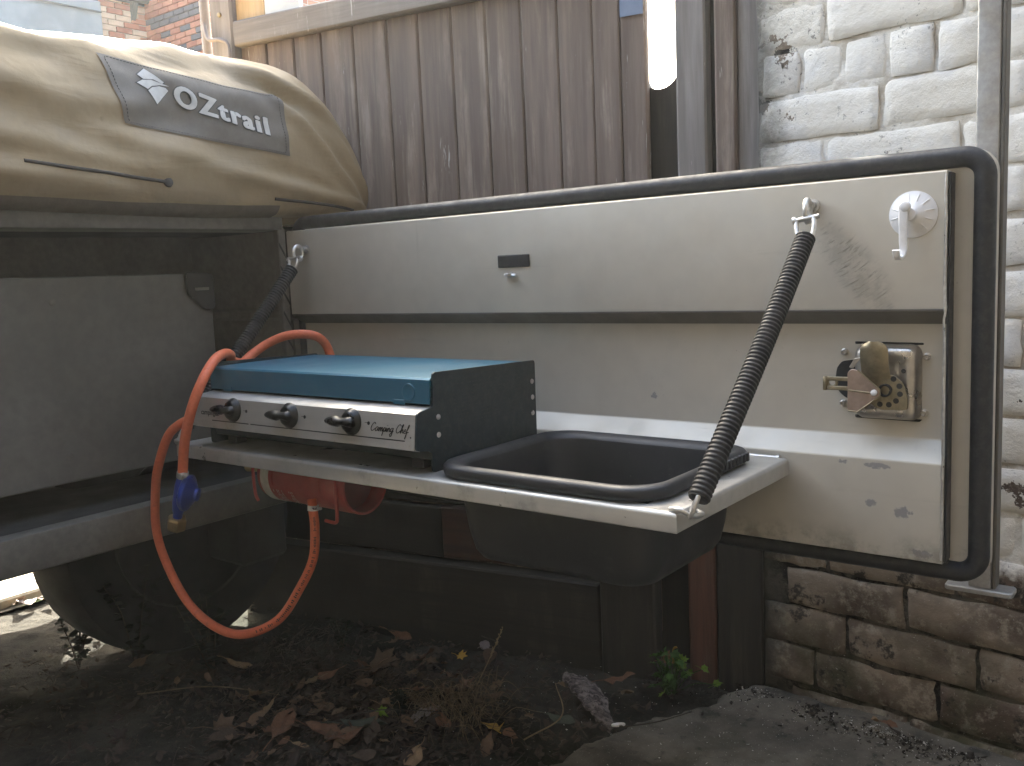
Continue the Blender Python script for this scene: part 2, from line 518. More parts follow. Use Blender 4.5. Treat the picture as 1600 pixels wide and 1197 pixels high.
class MB:
    """collects shapes and links them as ONE mesh object"""

    def __init__(s):
        s.v = []
        s.f = []

    def add(s, vs, fs, M=None):
        o = len(s.v)
        s.v += [tuple(M @ Vector(p)) if M is not None else tuple(p) for p in vs]
        s.f += [tuple(o + i for i in f) for f in fs]
        return s

    def frombm(s, bm, M=None):
        bm.verts.index_update()
        s.add([v.co.copy() for v in bm.verts], [[v.index for v in f.verts] for f in bm.faces], M)
        bm.free()
        return s

    def box(s, lo, hi, bev=0., seg=1, M=None):
        bm = bmesh.new()
        bmesh.ops.create_cube(bm, size=1)
        lo, hi = Vector(lo), Vector(hi)
        for v in bm.verts:
            v.co = Vector([lo[i] + (v.co[i] + .5) * (hi[i] - lo[i]) for i in range(3)])
        if bev:
            bmesh.ops.bevel(bm, geom=list(bm.edges), offset=bev, segments=seg, profile=.5, affect='EDGES')
        return s.frombm(bm, M)

    def prism(s, poly, a, b, fn, bev=0., seg=2):
        """poly in 2-D, fn(u, v, w) -> point, extruded over w from a to b"""
        bm = bmesh.new()
        va = [bm.verts.new(fn(u, v, a)) for u, v in poly]
        vb = [bm.verts.new(fn(u, v, b)) for u, v in poly]
        n = len(poly)
        bm.faces.new(va)
        bm.faces.new(vb[::-1])
        for i in range(n):
            bm.faces.new((va[i], vb[i], vb[(i + 1) % n], va[(i + 1) % n]))
        bmesh.ops.recalc_face_normals(bm, faces=list(bm.faces))
        if bev:
            bmesh.ops.bevel(bm, geom=list(bm.edges), offset=bev, segments=seg, profile=.5, affect='EDGES')
        return s.frombm(bm)

    def tube(s, pts, r, seg=10, caps=True, closed=False):
        pts = [Vector(p) for p in pts]
        n = len(pts)
        rad = r if callable(r) else (lambda i, t: r)
        rings = []
        T = []
        for i in range(n):
            if closed:
                d = pts[(i + 1) % n] - pts[i - 1]
            else:
                d = pts[min(i + 1, n - 1)] - pts[max(i - 1, 0)]
            T.append(d.normalized())
        up = T[0].orthogonal().normalized()
        o = len(s.v)
        for i in range(n):
            up = (up - T[i] * up.dot(T[i])).normalized()
            bi = T[i].cross(up)
            rr = rad(i, i / max(1, n - 1))
            for j in range(seg):
                a = 2 * pi * j / seg
                s.v.append(tuple(pts[i] + (up * cos(a) + bi * sin(a)) * rr))
        m_ = n if closed else n - 1
        for i in range(m_):
            k = (i + 1) % n
            for j in range(seg):
                s.f.append((o + i * seg + j, o + i * seg + (j + 1) % seg, o + k * seg + (j + 1) % seg, o + k * seg + j))
        if caps and not closed:
            s.f.append(tuple(o + j for j in range(seg))[::-1])
            s.f.append(tuple(o + (n - 1) * seg + j for j in range(seg)))
        return s

    def lathe(s, prof, origin, axis, seg=24, cap0=True, cap1=True):
        """prof: list of (distance along axis, radius)"""
        M = rot_to(axis)
        o0 = Vector(origin)
        o = len(s.v)
        for h, r in prof:
            for j in range(seg):
                a = 2 * pi * j / seg
                s.v.append(tuple(o0 + M @ Vector((cos(a) * r, sin(a) * r, h))))
        for i in range(len(prof) - 1):
            for j in range(seg):
                s.f.append((o + i * seg + j, o + i * seg + (j + 1) % seg, o + (i + 1) * seg + (j + 1) % seg, o + (i + 1) * seg + j))
        if cap0:
            s.f.append(tuple(o + j for j in range(seg))[::-1])
        if cap1:
            s.f.append(tuple(o + (len(prof) - 1) * seg + j for j in range(seg)))
        return s

    def loft(s, rings, cap0=True, cap1=True, closed=True):
        o = len(s.v)
        n = len(rings[0])
        for rg in rings:
            s.v += [tuple(p) for p in rg]
        for i in range(len(rings) - 1):
            for j in range(n if closed else n - 1):
                k = (j + 1) % n
                s.f.append((o + i * n + j, o + i * n + k, o + (i + 1) * n + k, o + (i + 1) * n + j))
        if cap0:
            s.f.append(tuple(o + j for j in range(n))[::-1])
        if cap1:
            s.f.append(tuple(o + (len(rings) - 1) * n + j for j in range(n)))
        return s

    def mesh(s, name, mat, smooth=None):
        me = bpy.data.meshes.new(name)
        me.from_pydata(s.v, [], s.f)
        bm = bmesh.new()
        bm.from_mesh(me)
        bmesh.ops.recalc_face_normals(bm, faces=list(bm.faces))
        bm.to_mesh(me)
        bm.free()
        me.materials.append(MT[mat] if isinstance(mat, str) else mat)
        if smooth is not None:
            me.polygons.foreach_set('use_smooth', [True] * len(me.polygons))
            if smooth < 180:
                me.set_sharp_from_angle(angle=radians(smooth))
        me.update()
        return me

    def build(s, name, mat, parent=None, smooth=None):
        return link(name, s.mesh(name, mat, smooth), parent)


def link(name, me, parent=None):
    o = bpy.data.objects.new(name, me)
    COL.objects.link(o)
    if parent is not None:
        setp(o, parent)
    return o


def wloc(p):
    l = p.location.copy()
    if p.parent is not None:
        l = wloc(p.parent) + p.matrix_parent_inverse.translation + l if p.type != 'EMPTY' else l
    return l


def setp(o, p):
    """parent without moving: mesh data stays in world coordinates"""
    o.parent = p
    if p.type == 'EMPTY':
        o.matrix_parent_inverse = Matrix.Translation(-p.location)
    elif p.location.length > 0:
        o.matrix_parent_inverse = Matrix.Translation(-p.location)
    return o


def thing(name, label, cat, loc, group=None):
    e = bpy.data.objects.new(name, None)
    e.empty_display_size = .05
    COL.objects.link(e)
    e.location = loc
    return tag(e, label, cat, group)


def tag(o, label=None, cat=None, group=None, kind=None):
    if label:
        o['label'] = label
    if cat:
        o['category'] = cat
    if group:
        o['group'] = group
    if kind:
        o['kind'] = kind
    return o


def spline(pts, n=8, closed=False):
    pts = [Vector(p) for p in pts]
    out = []
    N_ = len(pts)
    rng = N_ if closed else N_ - 1
    for i in range(rng):
        if closed:
            p0, p1, p2, p3 = pts[i - 1], pts[i], pts[(i + 1) % N_], pts[(i + 2) % N_]
        else:
            p1, p2 = pts[i], pts[i + 1]
            p0 = pts[i - 1] if i else p1 * 2 - p2
            p3 = pts[i + 2] if i + 2 < N_ else p2 * 2 - p1
        for k in range(n):
            t = k / n
            out.append(.5 * ((2 * p1) + (p2 - p0) * t + (2 * p0 - 5 * p1 + 4 * p2 - p3) * t * t + (3 * p1 - p0 - 3 * p2 + p3) * t ** 3))
    if not closed:
        out.append(pts[-1])
    return out


def rrect(hx, hy, r, n=6):
    out = []
    for cx, cy, a0 in ((hx - r, hy - r, 0), (-hx + r, hy - r, pi / 2), (-hx + r, -hy + r, pi), (hx - r, -hy + r, 1.5 * pi)):
        for k in range(n + 1):
            a = a0 + pi / 2 * k / n
            out.append((cx + r * cos(a), cy + r * sin(a)))
    return out


def roundpoly(poly, r, n=3):
    """round every corner of an open or closed 2-D polygon (closed)"""
    out = []
    N_ = len(poly)
    for i in range(N_):
        p, a, b = Vector(poly[i]), Vector(poly[i - 1]), Vector(poly[(i + 1) % N_])
        da, db = (a - p), (b - p)
        q = min(r, da.length * .45, db.length * .45)
        pa, pb = p + da.normalized() * q, p + db.normalized() * q
        for k in range(n + 1):
            t = k / n
            out.append(tuple(pa * (1 - t) ** 2 + p * 2 * t * (1 - t) + pb * t * t))
    return out


def fbm(p, sc=1., oc=4):
    return mnoise.fractal(Vector(p) * sc, .6, 2.0, oc)


# ================================================================== SETTING
def build_ground():
    # one sheet out to the horizon, fine and lumpy near the trailer
    def axis(lo, hi, st, far):
        a = list(np.arange(lo, hi + 1e-6, st))
        q, d = [], st
        x = hi
        while x < far:
            d *= 1.5
            x = min(far, x + d)
            q.append(x)
        x, d, p = lo, st, []
        while x > -far:
            d *= 1.5
            x = max(-far, x - d)
            p.append(x)
        return p[::-1] + a + q
    xs = axis(-1.0, 1.9, .02, 45)
    ys = axis(-1.5, .7, .02, 45)
    mb = MB()
    for y in ys:
        for x in xs:
            near = max(0., 1 - max(0, abs(x - .4) - 1.3, abs(y + .3) - 1.0) * 2)
            h = (fbm((x, y, 3), 3, 4) * .012 + fbm((x, y, 9), 14, 4) * .007) * near
            if y < .2:                                          # littered hump left of the concrete
                h += .03 * math.exp(-((x - .1) / .35) ** 2 - ((y + .45) / .3) ** 2) * near
            mb.v.append((x, y, GZ - .006 + h))
    n = len(xs)
    for j in range(len(ys) - 1):
        for i in range(n - 1):
            mb.f.append((j * n + i, j * n + i + 1, (j + 1) * n + i + 1, (j + 1) * n + i))
    tag(mb.build('ground', 'soil', None, 180), kind='structure')

    # worn concrete apron along the brick wall
    edge = [(.62, -1.4), (.66, -.5), (.705, -.10), (.735, .04), (.765, .13), (.82, .22), (.86, .36), (1.3, .345), (2.4, .22), (2.4, -1.4)]
    left = spline([(x, y, 0) for x, y in edge[:7]], 10)
    mb = MB()
    N_ = 60
    rows = []
    for i, p in enumerate(left):
        row = []
        for k in range(N_ + 1):
            t = (k / N_) ** 1.5
            x = p.x + (2.4 - p.x) * t
            jag = fbm((p.y * 3, 1, 5), 6) * .02 * (1 - t)
            h = .016 + fbm((x, p.y, 2), 4) * .008 + fbm((x, p.y, 8), 18, 3) * .004
            h = h * min(1, (k + .2) / 2.5) - (.02 if k == 0 else 0)
            row.append((x + jag, p.y, GZ + h))
        rows.append(row)
    mb.loft(rows, False, False, closed=False)
    tag(mb.build('concrete_apron', 'concrete', None, 180), kind='structure')

    # sunlit paving beyond the trailer, slabs standing a little proud of their bed
    mb = MB()
    mb.add([(-9.5, -3, GZ + .004), (-.95, -3, GZ + .004), (-.95, 5.8, GZ + .004), (-9.5, 5.8, GZ + .004)], [(0, 1, 2, 3)])
    bed = tag(mb.build('paving', 'paving_bed'), kind='structure')
    ms = MB().box((-.225, -.155, 0), (.225, .155, .03), .006).mesh('paving_slab', 'paving')
    for i in range(9):
        for j in range(12):
            x = -1.195 - i * .47
            y = -1.2 + j * .325 + (i % 2) * .16
            o = link('paving_slab', ms, bed)
            o.location = (x, y, GZ + .001 + random.uniform(-.004, .004))
            o.rotation_euler = (random.uniform(-.008, .008), random.uniform(-.008, .008), random.uniform(-.01, .01))


build_ground()

# ---------------------------------------------------------------- brick wall
WP = V(1.31, .336, 0)
WD = V(.994, -.111, 0).normalized()           # along the wall towards the right
WN = V(-.111, -.994, 0).normalized()          # out of the wall, towards the camera
WROT = math.atan2(WD.y, WD.x)


def wp(a, z, d=0.):
    return WP + WD * a + WN * d + V(0, 0, z)


def brick_mesh(L, H, D, seed):
    """worn brick: a lumpy front grid with crumbled, wavering edges, and plain sides"""
    rnd = random.Random(seed)
    nu, nv = (12, 5) if L > .1 else (6, 5)
    us = [-1, -.93] + [(-.86 + 1.72 * i / (nu - 4)) for i in range(nu - 3)] + [.93, 1]
    vs = [-1, -.82, -.4, .1, .5, .82, 1]
    rows = []
    for v in vs:
        row = []
        for u in us:
            x, z = u * L / 2, v * H / 2
            e = max(0., (abs(x) - (L / 2 - .009)) / .009) ** 2 + max(0., (abs(z) - (H / 2 - .009)) / .009) ** 2
            wx = fbm((z * 25, seed * 3.1, u > 0), 1, 3) * .004 * abs(u) ** 6
            wz = fbm((x * 14, seed * 1.7, v > 0), 1, 3) * .0045 * abs(v) ** 4
            d = -D / 2 + min(1.5, e) * .0036 + fbm((x * 22, z * 22, seed), 1, 3) * .0012
            row.append(V(x + wx, d, z + wz))
        rows.append(row)
    mb = MB()
    mb.loft(rows, False, False, closed=False)
    rim = rows[0] + [r_[-1] for r_ in rows[1:-1]] + rows[-1][::-1] + [r_[0] for r_ in rows[1:-1]][::-1]
    mb.loft([rim, [V(p.x * .99, D / 2, p.z * .98) for p in rim]], False, False)
    return mb.mesh('brick', 'brick', 50)


def build_wall():
    t = thing('brick_wall', 'old brick wall with flaking white paint, bare brown bricks near the ground', 'wall', wp(0, GZ))
    CH = .0785
    a0, a1 = -.425, 1.1
    mb = MB()
    # mortar bed, slightly lumpy, a little behind the brick faces
    nx, nz = 76, 92
    front = []
    ztop = .367 + 9 * CH
    for j in range(nz + 1):
        z = GZ - .03 + (ztop - GZ + .03) * j / nz
        row = []
        for i in range(nx + 1):
            a = a0 + (a1 - a0) * i / nx
            d = -.0045 + fbm((a, z, 1), 16, 4) * .0040 - .0025 * min(1, max(0, (-.36 - z) / .1))
            row.append(wp(a, z, d))
        front.append(row)
    mb.loft(front, False, False, closed=False)
    mb.build('mortar', 'mortar', t, 180)
    core = MB()
    c = [wp(a0, 0, -.022), wp(a1, 0, -.022), wp(a1, 0, -.23), wp(a0, 0, -.23)]
    core.add([(p.x, p.y, GZ - .03) for p in c] + [(p.x, p.y, ztop) for p in c],
             [(0, 1, 2, 3), (4, 5, 6, 7), (0, 1, 5, 4), (1, 2, 6, 5), (2, 3, 7, 6), (3, 0, 4, 7)])
    core.build('wall_core', 'mortar', t)
    J = .008
    st = [brick_mesh(.226 - J, CH - J, .06, i) for i in range(14)]
    hd = [brick_mesh(.0765 - J * .8, CH - J * .8, .06, 20 + i) for i in range(9)]
    offs = {11: -.375, 12: -.256, 13: -.319, 14: -.369, 0: -.198, 1: -.294, 2: -.198}
    for k in range(-9, 15):
        zt = .367 - k * CH
        zc = zt - CH / 2
        if zc - CH / 2 < GZ - .05:
            continue
        header = k % 4 == 3 and k < 11
        step = .0765 if header else .226
        ph = -.339 if header else offs.get(k, -.198 if k % 2 else -.294)
        a = ph - step * 3
        while a < a1 - step * .5:
            c = a + step / 2
            lo, hi = max(a, a0), min(a + step, a1)
            if hi - lo > step * .3:
                o = link('brick', random.choice(hd if header else st), t)
                o.location = wp((lo + hi) / 2, zc + random.uniform(-.0015, .0015), -.03 + random.uniform(-.0025, .003))
                o.rotation_euler = (random.uniform(-.012, .012), random.uniform(-.012, .012), WROT + random.uniform(-.012, .012))
                o.scale = ((hi - lo - J) / (step - J), 1, 1)
            a += step
    return t


build_wall()

# ---------------------------------------------------------------- unseen walls added to block sky light
def build_blockers():
    for nm, lab, lo, hi in (('blocker_wall', 'unseen wall added behind the viewer to block sky light', (-1.2, -3.35, GZ - .02), (3.3, -3.1, YB)),
                            ('blocker_wall', 'unseen wall added on the right of the viewer to block sky light', (3.05, -3.09, GZ - .02), (3.3, .12, YR))):
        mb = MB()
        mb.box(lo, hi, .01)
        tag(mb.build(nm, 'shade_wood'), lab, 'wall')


YB, YR = 4.0, 4.5
build_blockers()

# ---------------------------------------------------------------- gate and its posts
GA = radians(10)
GO = V(.651, .38, 0)
GE = V(cos(GA), sin(GA), 0)
GN = V(sin(GA), -cos(GA), 0)


def gp(s, z, d=0.):
    return GO + GE * s + GN * d + V(0, 0, z)


def gbox(mb, s0, s1, z0, z1, d0, d1, bev=.002):
    M = Matrix((GE, -GN, V(0, 0, 1))).transposed().to_4x4()
    M.translation = GO
    mb.box((s0, -d1, z0), (s1, -d0, z1), bev, 1, M)
    return mb


def plank(parent, name, s0, s1, z0, z1, d0, d1, mat, bev=.002, warp=.0015):
    mb = MB()
    gbox(mb, s0, s1, z0, z1, d0, d1, bev)
    return mb.build(name, mat, parent)


def build_gate():
    t = thing('plank_gate', 'tall gate of faded brown vertical planks behind the open door', 'gate', gp(-.5, GZ))
    ed = [-1.041, -.957, -.873, -.789, -.696, -.603, -.52, -.433, -.348, -.263, -.179, -.103, -.045, .009]
    for i in range(len(ed) - 1):
        g = .0035 if i < 10 else .0012
        plank(t, 'plank', ed[i] + g / 2, ed[i + 1] - g / 2, -.70, .72 if i > 11 else .655, -.022, random.uniform(-.0015, .0015), 'gate_wood', .003)
    plank(t, 'top_rail', -1.041, -.047, .654, .714, -.02, .022, 'rail_wood', .004)
    plank(t, 'backing_rail', -1.03, -.10, -.2, .45, -.05, -.0235, 'shade_wood')
    st = MB()  # small pale blue rectangle on the last plank
    gbox(st, -.042, .006, .568, .66, .0020, .0032, 0)
    o = st.build('blue_rectangle', 'flat_blue', t)
    tag(o, 'pale blue rectangle at the top of the last plank')

    # skirting timbers across the foot of the gate
    t = thing('gate_skirting', 'black horizontal timbers across the foot of the brown gate', 'timber', gp(-.5, GZ, .07))
    plank(t, 'sleeper', -1.09, -.098, GZ - .03, -.580, .02, .070, 'sleeper_wood', .004)
    plank(t, 'board', -.98, -.50, -.575, -.455, .012, .036, 'sleeper_wood', .003)
    tag(plank(t, 'board', -.50, -.10, -.572, -.452, .012, .040, 'red_flat', .003), 'reddish board above the black sleeper')
    plank(t, 'board', -.98, -.10, -.448, -.33, .008, .030, 'sleeper_wood', .003)
    plank(t, 'upright_board', -.094, .026, GZ - .03, -.36, .03, .078, 'shade_wood', .004)

    t = thing('gate_post', 'weathered upright timbers between the brown gate and the white brick wall', 'post', gp(.15, GZ))
    # dark board behind the slot; the bright daylight shows above its scooped top
    mb = MB()
    pts = [(-.09, GZ - .02), (.124, GZ - .02), (.124, .62), (.065, .62), (.065, .468)]
    for k in range(1, 10):
        a = pi * k / 10
        pts.append((.024 + .041 * cos(a), .468 - .041 * sin(a)))
    pts += [(-.017, .468), (-.017, .62), (-.09, .62)]
    mb.prism(pts, -.034, -.085, lambda u, v, w: gp(u, v, w))
    mb.build('slot_board', 'shade_wood', t)
    tag(plank(t, 'upright', .072, .131, -.33, .98, -.03, .012, 'post_wood', .004), 'pale grey upright beside the bright slot')
    tag(plank(t, 'upright', .086, .142, GZ - .03, -.332, .0, .045, 'red_wood', .004), 'red-brown foot of the upright')
    plank(t, 'upright', .128, .152, GZ - .03, .98, -.06, -.032, 'shade_wood', .002)
    plank(t, 'upright', .149, .189, -.36, .98, -.03, .016, 'gate_wood', .004)
    plank(t, 'upright', .1895, .232, -.36, .98, -.03, .004, 'post_wood', .003)
    plank(t, 'upright', .146, .236, GZ - .03, -.362, -.02, .050, 'shade_wood', .004)
    plank(t, 'filler', .234, .29, GZ - .03, .98, -.12, -.03, 'shade_wood', .002)

    t = thing('hinge_post', 'grey square timber post at the left end of the gate top', 'post', gp(-1.07, GZ))
    plank(t, 'post', -1.115, -1.044, GZ - .03, .95, -.05, .02, 'post_wood', .005)
    mb = MB()
    mb.lathe([(0, .006), (.003, .006), (.004, .004)], gp(-1.08, .735, .02), GN, 10)
    mb.build('knot', 'brass', t)
    tt = thing('drain_pipe', 'thin grey pipe running up beside the grey gate post', 'pipe', gp(-1.145, GZ, .0))
    mb = MB()
    mb.tube([gp(-1.137, GZ, .012), gp(-1.137, .97, .012)], .012, 12)
    mb.build('pipe', 'pipe', tt, 40)
    mb = MB()
    mb.tube(spline([gp(-1.13, .72, .024), gp(-1.11, .68, .034), gp(-1.07, .672, .034), gp(-1.05, .655, .03), gp(-1.05, .60, .03)], 6), .005, 8)
    mb.build('cable', 'pipe', tt, 60)

    o = MB()
    gbox(o, -1.065, -.955, .7165, .96, -.016, 0, .001)
    tag(o.build('plywood_offcut', 'ply'), 'tan plywood offcut standing on the gate rail beside the post', 'board')
    o = MB()
    gbox(o, -.952, -.845, .7165, .96, -.014, .001, .001)
    tag(o.build('white_sheet', 'white_board'), 'small white board standing on the gate rail beside the plywood', 'board')


build_gate()


# ---------------------------------------------------------------- far brick house
def build_house():
    P0 = V(-10.156, 6.07, GZ)
    t = thing('brick_house', 'sunlit red brick house with dark brick bands beyond the gate', 'house', P0)
    top = 5.6
    b = MB()
    # wall B faces the camera, wall A runs towards us on its left: the mortar bodies
    b.box((P0.x, P0.y + .012, GZ), (P0.x + 1.42, P0.y + 3, top))
    b.build('wall', 'far_brickwork', t)
    b = MB()
    b.box((P0.x - 3, P0.y - 6, GZ), (P0.x - .012, P0.y + 3, 3.86))
    b.build('wall', 'far_brickwork', t)
    L, H, J = .225, .075, .012
    def bm_(mat, l):
        return MB().box((-(l - J) / 2, -.02, -(H - J) / 2), ((l - J) / 2, .012, (H - J) / 2), .003).mesh('brick', mat)
    M = {(c, n): bm_(c, l) for c in ('far_brick', 'far_brick_dark', 'far_brick_pale') for n, l in (('s', L), ('h', L / 2))}
    z = 2.95
    k = 0
    while z < 4.15:
        off = (k % 2) * L / 2
        # wall B: red, two dark bands, buff quoin at the right
        x = P0.x - off
        while x < P0.x + 1.24:
            lo, hi = max(x, P0.x), min(x + L, P0.x + 1.24)
            if hi - lo > .05:
                c = 'far_brick_dark' if (k in (7, 8, 12, 13) or (k < 6 and random.random() < .35)) and random.random() < .8 else 'far_brick'
                o = link('brick', M[(c, 's')], t)
                o.location = ((lo + hi) / 2, P0.y, z + H / 2)
                o.scale = ((hi - lo - J) / (L - J), 1, 1)
            x += L
        o = link('brick', M[('far_brick_pale' if k % 3 else 'far_brick', 's')], t)
        o.location = (P0.x + 1.33, P0.y - .006, z + H / 2)
        o.scale = (.80, 1, 1)
        # wall A
        if z < 3.78:
            y = P0.y - off
            while y > P0.y - 1.0:
                o = link('brick', M[('far_brick_pale' if random.random() < .6 else 'far_brick', 's')], t)
                o.location = (P0.x, y - L / 2, z + H / 2)
                o.rotation_euler = (0, 0, pi / 2)
                y -= L
        z += H
        k += 1
    g = MB()
    g.tube([(P0.x + .10, P0.y - 4, 3.87), (P0.x + .10, P0.y + .0, 3.87)], .06, 10)
    g.box((P0.x - .03, P0.y - 4, 3.80), (P0.x + .03, P0.y - .01, 3.90))
    g.build('gutter', 'gutter', t, 40)
    for y in (5.87, 5.32):
        m_ = MB()
        m_.prism([(0, 3.84), (.12, 3.80), (.04, 3.62), (0, 3.58)], y - .03, y + .03, lambda u, v, w: V(P0.x + u + .012, w, v))
        m_.build('bracket', 'gutter', t)
    r = MB()
    r.add([(P0.x + .14, P0.y - 6, 3.9), (P0.x + .14, P0.y + 3, 3.9), (P0.x - 3, P0.y + 3, 6), (P0.x - 3, P0.y - 6, 6),
           (P0.x + .14, P0.y - 6, 3.86), (P0.x + .14, P0.y + 3, 3.86), (P0.x - 3, P0.y + 3, 5.94), (P0.x - 3, P0.y - 6, 5.94)],
          [(0, 1, 2, 3), (7, 6, 5, 4), (0, 1, 5, 4), (3, 2, 6, 7)])
    r.build('roof', 'slate', t)
    # low slate-covered bay on the near end of wall A
    d = MB()
    d.box((P0.x - .5, 4.0, GZ), (P0.x + .30, 5.27, 3.66), .01)
    d.build('bay', 'slate', t)
    d = MB()
    d.tube([(P0.x + .33, 4.0, 3.52), (P0.x + .33, 5.25, 3.52)], .012, 8)
    d.build('cable', 'gutter', t)


build_house()


# ================================================================== TRAILER
def build_trailer():
    t = thing('camper_trailer', 'grey camper trailer side with an open storage bay and riveted sheet panel', 'trailer', (-.45, -.6, GZ))
    Y0, Y1 = -2.2, .10
    mb = MB()
    mb.box((-.95, Y0, -.392), (-.36, Y1, .20))
    mb.build('body', 'trailer', t)
    mb = MB()
    mb.prism(roundpoly([(-.10, .186), (.004, .186), (.004, .215), (-.005, .222), (-.10, .222)], .004, 2), Y0, -.012, lambda u, v, w: V(u, w, v))
    mb.build('top_rail', 'trailer', t, 30)
    mb = MB()
    mb.box((-.36, Y0, .19), (-.101, Y1, .20))
    mb.build('bay_ceiling', 'trailer_dark', t)
    mb = MB()       # end wall of the storage bay with a pressed rib
    mb.prism([(.004, .186), (.004, .020), (.012, .012), (.012, .0), (.004, -.006), (.004, -.33), (.05, -.33), (.05, .186)], -.359, -.002, lambda u, v, w: V(w, u, v))
    mb.build('bay_end_wall', 'trailer', t, 30)
    mb = MB()
    mb.box((-.36, Y0, -.345), (-.012, .0, -.331))
    mb.build('bay_floor', 'trailer_dark', t)
    mb = MB()
    mb.prism(roundpoly([(-.04, -.327), (.0, -.327), (.0, -.392), (-.012, -.396), (-.04, -.396)], .004, 2), Y0, .0, lambda u, v, w: V(u, w, v))
    mb.build('bottom_rail', 'trailer', t, 30)
    # the slide-out box in the bay: sheet front with rivets and a rounded lid corner
    mb = MB()
    mb.prism(roundpoly([(Y0, -.275), (-.128, -.275), (-.126, .103), (Y0, .118)], .012, 4), -.13, -.10, lambda u, v, w: V(w, u, v), .002, 1)
    fp = mb.build('box_front', 'grey_panel', t, 30)
    for y, z in ((-.46, .059), (-.456, -.225), (-.95, .062), (-.95, -.225), (-1.45, .062)):
        r = MB()
        r.lathe([(0, .0065), (.0012, .006), (.0022, .003)], (-.10, y, z), (1, 0, 0), 12)
        r.build('rivet', 'trailer', fp, 40)
    mb = MB()
    q = [(-.190, .098), (-.186, .058), (-.170, .048), (-.150, .026), (-.124, .028), (-.124, .103), (-.186, .106)]
    mb.prism(roundpoly(q, .016, 4), -.0985, -.090, lambda u, v, w: V(w, u, v), .002, 1)
    cb = mb.build('corner_block', 'trailer_dark', t, 40)
    mb = MB()
    mb.box((-.0895, -.172, .068), (-.086, -.140, .074), .001, 1)
    mb.build('catch', 'trailer', cb)
    # rubber strip down the hinge corner, ribbed diagonally
    mb = MB()
    mb.box((-.018, -.022, -.40), (.0, -.003, .19), .002, 1)
    strip = mb.build('hinge_strip', 'trailer', t)
    mb = MB()
    for i in range(12):
        z = .16 - i * .048
        mb.prism([(-.0215, z), (-.004, z - .03), (-.004, z - .036), (-.0215, z - .006)], .0, .0016, lambda u, v, w: V(w, u, v))
    mb.build('strip_ribs', 'trailer_dark', strip)
    mb = MB()  # skirt added to keep the sun off the ground underneath
    mb.box((-.95, Y0, -.645), (-.925, -.02, -.393), .002)
    mb.build('sun_skirt', 'trailer_dark', t)
    # chassis
    mb = MB()
    mb.box((-.34, Y0, -.43), (-.29, .04, -.398), .003)
    mb.build('chassis_rail', 'trailer_dark', t)
    mb = MB()
    mb.box((-.80, -.06, -.565), (-.16, .07, -.398), .01)
    mb.build('water_tank', 'trailer_dark', t)
    # wheel under the near side
    w = MB()
    r = .30
    c = V(-.38, -.105, GZ + r - .008)
    w.lathe([(-.09, .19), (-.092, .25), (-.085, .285), (-.06, .298), (0, .30), (.06, .298), (.085, .285), (.092, .25), (.09, .19)], c, (1, 0, 0), 48, True, True)
    wh = MB()
    wheel = w.build('wheel', 'tyre', t, 40)
    wh.lathe([(.086, .188), (.094, .185), (.07, .16), (.06, .06), (.075, .05), (.085, .03)], c, (1, 0, 0), 32, False, True)
    wh.build('rim', 'trailer_dark', wheel, 40)


build_trailer()

# ---------------------------------------------------------------- canvas cover
TY0, TY1 = -1.9, .252
PROF = [(-.002, .212), (.028, .222), (.045, .255), (.047, .31), (.043, .365), (.036, .415), (.024, .462), (-.006, .506),
        (-.08, .540), (-.22, .558), (-.40, .568), (-.65, .56), (-.90, .50), (-.98, .32), (-.98, .20)]
_pp = spline([(a, b, 0) for a, b in PROF], 12)
_len = [0.]
for _i in range(1, len(_pp)):
    _len.append(_len[-1] + (_pp[_i] - _pp[_i - 1]).length)
PLEN = _len[-1]


def prof(s):
    s = max(0., min(PLEN, s))
    i = int(np.searchsorted(_len, s)) - 1
    i = max(0, min(len(_pp) - 2, i))
    t = (s - _len[i]) / max(1e-9, _len[i + 1] - _len[i])
    return _pp[i].lerp(_pp[i + 1], t)


def prof_n(s):
    d = prof(s + .004) - prof(s - .004)
    n = V(d.y, -d.x, 0).normalized()
    return n


# folds: line in (Y, z) on the near side, width, height of the ridge (negative = hollow)
FOLDS = [((-.75, .44), (-.40, .395), .030, .014), ((-.75, .35), (-.34, .293), .022, .012), ((-.36, .335), (.19, .236), .020, .013),
         ((-.02, .455), (.09, .36), .016, .012), ((.03, .43), (.21, .30), .016, -.010), ((-.43, .53), (.0, .475), .026, -.013),
         ((-.008, .492), (.085, .462), .013, .013), ((-.03, .475), (.02, .455), .014, -.012), ((-.9, .30), (-.45, .262), .02, .010),
         ((.10, .44), (.20, .36), .010, .006), ((-1.3, .47), (-.8, .40), .03, .015), ((-.60, .50), (-.25, .52), .020, .010),
         ((-.16, .305), (.15, .275), .014, -.007), ((.06, .30), (.22, .25), .010, .006)]


